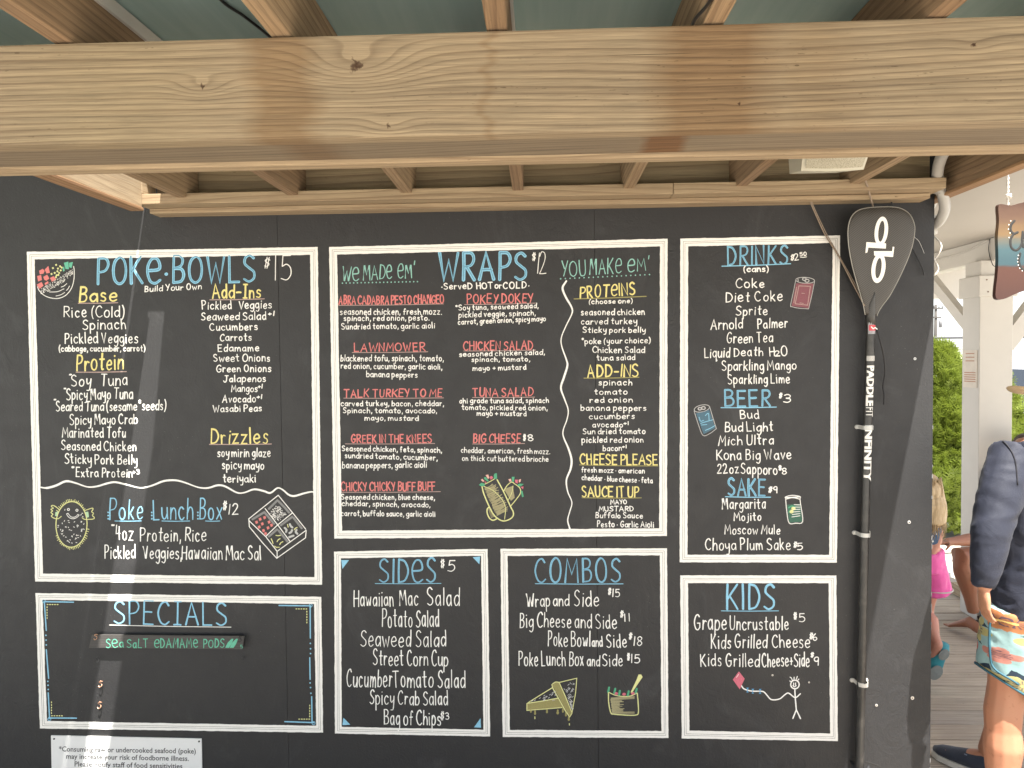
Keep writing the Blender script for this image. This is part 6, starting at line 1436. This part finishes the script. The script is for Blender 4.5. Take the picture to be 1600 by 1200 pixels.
# ---------------------------------------------------------------- small things beyond
p0, p1 = PZ(1486, 926, .006), PZ(1507, 937, .006); d = (p1-p0); d.z = 0; d.normalize(); nn = Vector((-d.y, d.x, 0)); p1 = p0+d*.75
if nn.y < 0: nn = -nn
b = MB(); b.prism_z([(p.x, p.y) for p in (p0, p1, p1+nn*.09, p0+nn*.09)], .006, .088); o = part('timber', b, M_PINE_PALE, None, origin=(p0.x, p0.y, .006)); tag(o, 'short squared timber lying on the deck behind the bare shin', 'timber')
b = MB(); pl = [PZ(x, y, -.012) for x, y in ((1452, 866), (1463, 869.5), (1486, 893), (1486, 899), (1470, 899), (1448, 880))]; b.prism_z([(p.x, p.y) for p in pl], -.035, .012)
o = part('mat', b, plain('blue_grey_slate', (.20, .21, .22), .8, .15, 20, .3), None, origin=(pl[0].x, pl[0].y, -.035)); tag(o, 'grey flat mat at the far edge of the deck between child and bare knee', 'mat'); 
b = MB(); rs_ = random.Random(8)
for k in range(60): b.ball((rs_.uniform(3.9, 5.6), rs_.uniform(6.9, 7.35), -.12), (rs_.uniform(.04, .10), rs_.uniform(.04, .1), rs_.uniform(.02, .06)), 7, 5)
o = part('stones', b, plain('pale_rubble', (.58, .55, .48), .9, .2, 30, .5), None, origin=(4.7, 7.1, -.15)); tag(o, 'pale rubble along the foot of the shrubs', 'stones', kind='stuff')

# ---------------------------------------------------------------- shrubs
def leafmat(name, lo, hi):
    m = NT(name); g_ = m.n('NewGeometry'); c = m.coord(); n = m.noise(c, 2.6, 3); f = m.ramp(m.noise(c, 15, 3), [(.35, 0.), (.65, 1.)])
    br = m.ramp(m.noise(c, 3.7, 4), [(.70, 0.), (.78, 1.)]); col = m.mix(n, lo, hi); col = m.mix(m.math('MULTIPLY', f, .65), col, hi); col = m.mix(m.math('MULTIPLY', br, .7), col, (.22, .09, .03)); m.color(col); m.rough(.6)
    tr = m.n('BsdfTranslucent'); m.l(col, tr.inputs[0]); mx = m.n('MixShader'); mx.inputs[0].default_value = .3; out = m.t.nodes['Material Output']
    m.l(m.b.outputs[0], mx.inputs[1]); m.l(tr.outputs[0], mx.inputs[2]); m.l(mx.outputs[0], out.inputs[0]); return m.m
M_LEAF = leafmat('arborvitae_leaf', (.050, .085, .009), (.25, .31, .042)); M_BARK = plain('brown_bark', (.09, .06, .04), .9, .3, 30, .5)
def shrub(x, y, h, r, seed, label, n=4200):
    rg = np.random.RandomState(seed); root = thing('arborvitae_shrub', (x, y, -.15), label, 'shrub', 'arborvitae shrubs beyond the deck')
    b = MB(); b.tube([(x, y, -.15), (x+.02, y, h*.4), (x-.01, y+.01, h*.85)], [.06, .045, .012], 8); 
    for k in range(16):
        a = rg.uniform(0, 6.28); z0 = h*(.08+.05*k); rr_ = r*.7*(1-z0/h*.6); b.tube([(x, y, z0), (x+rr_*.6*math.cos(a), y+rr_*.6*math.sin(a), z0+.12), (x+rr_*math.cos(a), y+rr_*math.sin(a), z0+.32)], [.018, .012, .004], 5)
    part('trunk', b, M_BARK, root, True)
    V = []; F = []; lobes = [(rg.uniform(0, 6.28), rg.uniform(0, 1), rg.uniform(.16, .38)) for _ in range(30)]
    for i in range(n):
        t = rg.uniform(0, 1)**.85; a = rg.uniform(0, 6.28); prof = (math.sin(math.pi*min(1, (t*.80+.18)))**.75)
        R = r*.88*prof*(1+.12*math.sin(3*a+seed)+.08*math.sin(7*a+t*9))
        for (la_, lt, lw) in lobes:
            da = (a-la_+math.pi) % (2*math.pi)-math.pi; q = math.exp(-(da/.28)**2-((t-lt)/.05)**2); R *= 1+lw*q
        rho = R*(1.04-abs(rg.normal(0, .19))); p = np.array([x+rho*math.cos(a), y+rho*math.sin(a), -.10+t*(h+.10)])
        out = np.array([math.cos(a), math.sin(a), 0]); d = out*.65+np.array([0, 0, .75])+rg.normal(0, .35, 3); d /= np.linalg.norm(d)
        s = np.cross(d, rg.normal(0, 1, 3)); s /= np.linalg.norm(s); L = rg.uniform(.08, .17); w = .0052
        def quad(p0, p1, w0, w1):
            b0 = len(V); V.extend([tuple(p0-s*w0), tuple(p0+s*w0), tuple(p1+s*w1), tuple(p1-s*w1)]); F.append((b0, b0+1, b0+2, b0+3))
        quad(p, p+d*L, w, .002)
        for j in range(3):
            q0 = p+d*L*(.2+.25*j); l2 = L*(.5-.1*j)
            for sg in (-1, 1):
                e = (d*.75+s*sg*.75); q1 = q0+e*l2; nrm = np.cross(e, np.cross(d, s)); nrm /= np.linalg.norm(nrm); b0 = len(V)
                V.extend([tuple(q0-nrm*w), tuple(q0+nrm*w), tuple(q1+nrm*.003), tuple(q1-nrm*.003)]); F.append((b0, b0+1, b0+2, b0+3))
    b = MB(); b.v = V; b.f = F; part('crown', b, M_LEAF, root, fix=False)
shrub(4.22, 8.0, 1.86, .52, 1, 'bright green arborvitae shrub just right of the wall corner', 9000)
shrub(4.80, 8.15, 1.72, .42, 2, 'second bright green arborvitae, partly behind the porch post', 7000)
shrub(3.45, 8.3, 2.0, .5, 3, 'arborvitae shrub farthest left, behind the wall', 3000)

# ---------------------------------------------------------------- parked cars, fence, pole
def glassmat():
    m = NT('tinted_car_glass'); m.color((.015, .022, .032)); m.rough(.05); m.b.inputs['Specular IOR Level'].default_value = .8; return m.m
M_GLASS = glassmat(); M_TYRE = plain('tyre_rubber', (.02, .02, .02), .85); M_RIM = plain('alloy_rim', (.45, .45, .46), .3, metal=.8)
def car(x, y, L, H, W, col, label, boxy=False, face=-1):
    root = thing('parked_car', (x, y, -.146), label, 'car'); g0 = -.146
    if boxy: prof = [(0, .35), (0, .95), (.02, 1.0), (.16, H*.58), (.27, H*.96), (.30, H), (.98, H), (1, H*.95), (1, .35)]
    else: prof = [(0, .38), (0, .78), (.02, .88), (.24, 1.02), (.36, H*.97), (.42, H), (.86, H), (.97, 1.1), (1, .95), (1, .38)]
    P = [(x+u*L, g0+z) for u, z in prof]; body = MB(); body.prism(P, y, y+W); me = mesh('car_body', body, ORG[root.name]); bm = bmesh.new(); bm.from_mesh(me); bmesh.ops.bevel(bm, geom=bm.edges[:], offset=.05, segments=3, affect='EDGES'); bm.to_mesh(me); bm.free()
    pm = plain(label[:12]+'_paint', col, .25, .03); me.materials.append(pm); me.polygons.foreach_set('use_smooth', [True]*len(me.polygons)); o = part('car_body', me, pm, root)
    wz0, wz1 = 1.06, H-.12; fr = [(.27, wz0), (.385, wz1), (.56, wz1), (.56, wz0)] if not boxy else [(.18, wz0+.05), (.29, wz1), (.5, wz1), (.5, wz0+.05)]
    for q in (fr, [(.575, wz0), (.575, wz1), (.72, wz1), (.72, wz0)], [(.735, wz0), (.735, wz1), (.84, wz1), (.92, wz0)]):
        b = MB(); b.prism([(x+u*L, g0+z) for u, z in q], y-.004, y+W+.004); part('side_window', b, M_GLASS, root)
    i0 = 3 if not boxy else 3; u0, z0 = prof[i0]; u1, z1 = prof[i0+1]; b = MB(); n = Vector((-(z1-z0), 0, (u1-u0)*L)).normalized()*.012
    v = [Vector((x+(u0+(u1-u0)*t)*L, yy, g0+z0+(z1-z0)*t))+n for t, yy in ((.08, y+.10), (.08, y+W-.10), (.94, y+W-.16), (.94, y+.16))]; b.add(v+[p-n*1.5 for p in v], [(0, 1, 2, 3), (4, 7, 6, 5), (0, 4, 5, 1), (1, 5, 6, 2), (2, 6, 7, 3), (3, 7, 4, 0)]); part('windshield', b, M_GLASS, root)
    for u in (.18, .80):
        for yy in (y+.02, y+W-.22):
            b = MB(); b.tube([(x+u*L, yy-.03, g0+.33), (x+u*L, yy+.23, g0+.33)], .33, 24, ref=(1, 0, 0)); w = part('wheel', b, M_TYRE, root); b = MB(); b.tube([(x+u*L, yy-.034, g0+.33), (x+u*L, yy-.02, g0+.33)], .2, 18, ref=(1, 0, 0)); part('rim', b, M_RIM, w)
    b = MB(); b.ball((x+.29*L, y-.10, g0+1.12), (.07, .10, .075), 12, 8); part('wing_mirror', b, pm, root, True)
    for yy in (y+.12, y+W-.42): b = MB(); b.box(x-.02, x+.10, yy, yy+.3, g0+.66, g0+.82, .02); part('headlight', b, plain('lamp_lens', (.7, .7, .7), .15), root)
    return root
car(5.1, 9.1, 4.6, 1.86, 1.85, (.74, .74, .74), 'white parked car with dark blue glass right of the porch post', True)
car(12.0, 19.0, 4.4, 1.5, 1.8, (.70, .71, .72), 'pale silver car far beyond the shrubs and post')
car(9.6, 25.5-2, 5.0, 1.9, 1.9, (.80, .80, .80), 'white van far off above the shrubs', True)
FN = thing('chain_fence', (6.6, 13.0, -.15), 'distant grey metal fence of posts and rails above the shrubs', 'fence'); M_GALV = plain('dull_galvanised', (.10, .10, .105), .6)
for i in range(9):
    x = 5.4+i*1.05; b = MB(); b.tube([(x, 13.0, -.15), (x, 13.0, 2.18 if i % 2 else 2.28)], .03, 8); part('post', b, M_GALV, FN, True)
for z in (.35, 2.10): b = MB(); b.tube([(5.4, 13.0, z), (13.8, 13.0, z)], .02, 8); part('rail', b, M_GALV, FN, True)
PL = thing('utility_pole', (PY(1462, 500, 80).x, 80, -.15), 'distant wooden utility pole with crossarms in the white sky', 'utility pole'); xp = PY(1462, 500, 80).x; M_POLE = plain('grey_pole_wood', (.07, .065, .06), .9)
b = MB(); b.tube([(xp, 80, -.15), (xp, 80, PY(1462, 476, 80).z)], [.20, .13], 10); part('pole', b, M_POLE, PL, True)
for py, w in ((482, .95), (496, .6)): z = PY(1462, py, 80).z; b = MB(); b.box(xp-w/2*1.0-.2, xp+w/2+.2, 79.8, 79.9, z-.07, z+.07); part('crossarm', b, M_POLE, PL)
for dx in (-.6, -.25, .25, .6): z = PY(1462, 482, 80).z+.08; b = MB(); b.tube([(xp+dx, 79.85, z), (xp+dx, 79.85, z+.22)], [.06, .04], 8); part('insulator', b, M_GALV, PL, True)
b = MB(); z = PY(1462, 512, 80).z; b.tube([(xp+.35, 79.7, z), (xp+.35, 79.7, z+.7)], .15, 12); part('transformer', b, M_GALV, PL, True)
# low building far off so the horizon is not bare
b = MB(); b.box(30, 90, 120, 130, -.15, 3.0); o = part('building', b, plain('far_white_building', (.6, .6, .6), .8), None, origin=(60, 125, -.15)); tag(o, 'low pale building on the far horizon', 'building')
b = MB(); b.box(29.5, 90.5, 119.5, 130.5, 3.001, 3.3); part('roof', b, plain('far_grey_roof', (.3, .3, .32), .8), o)
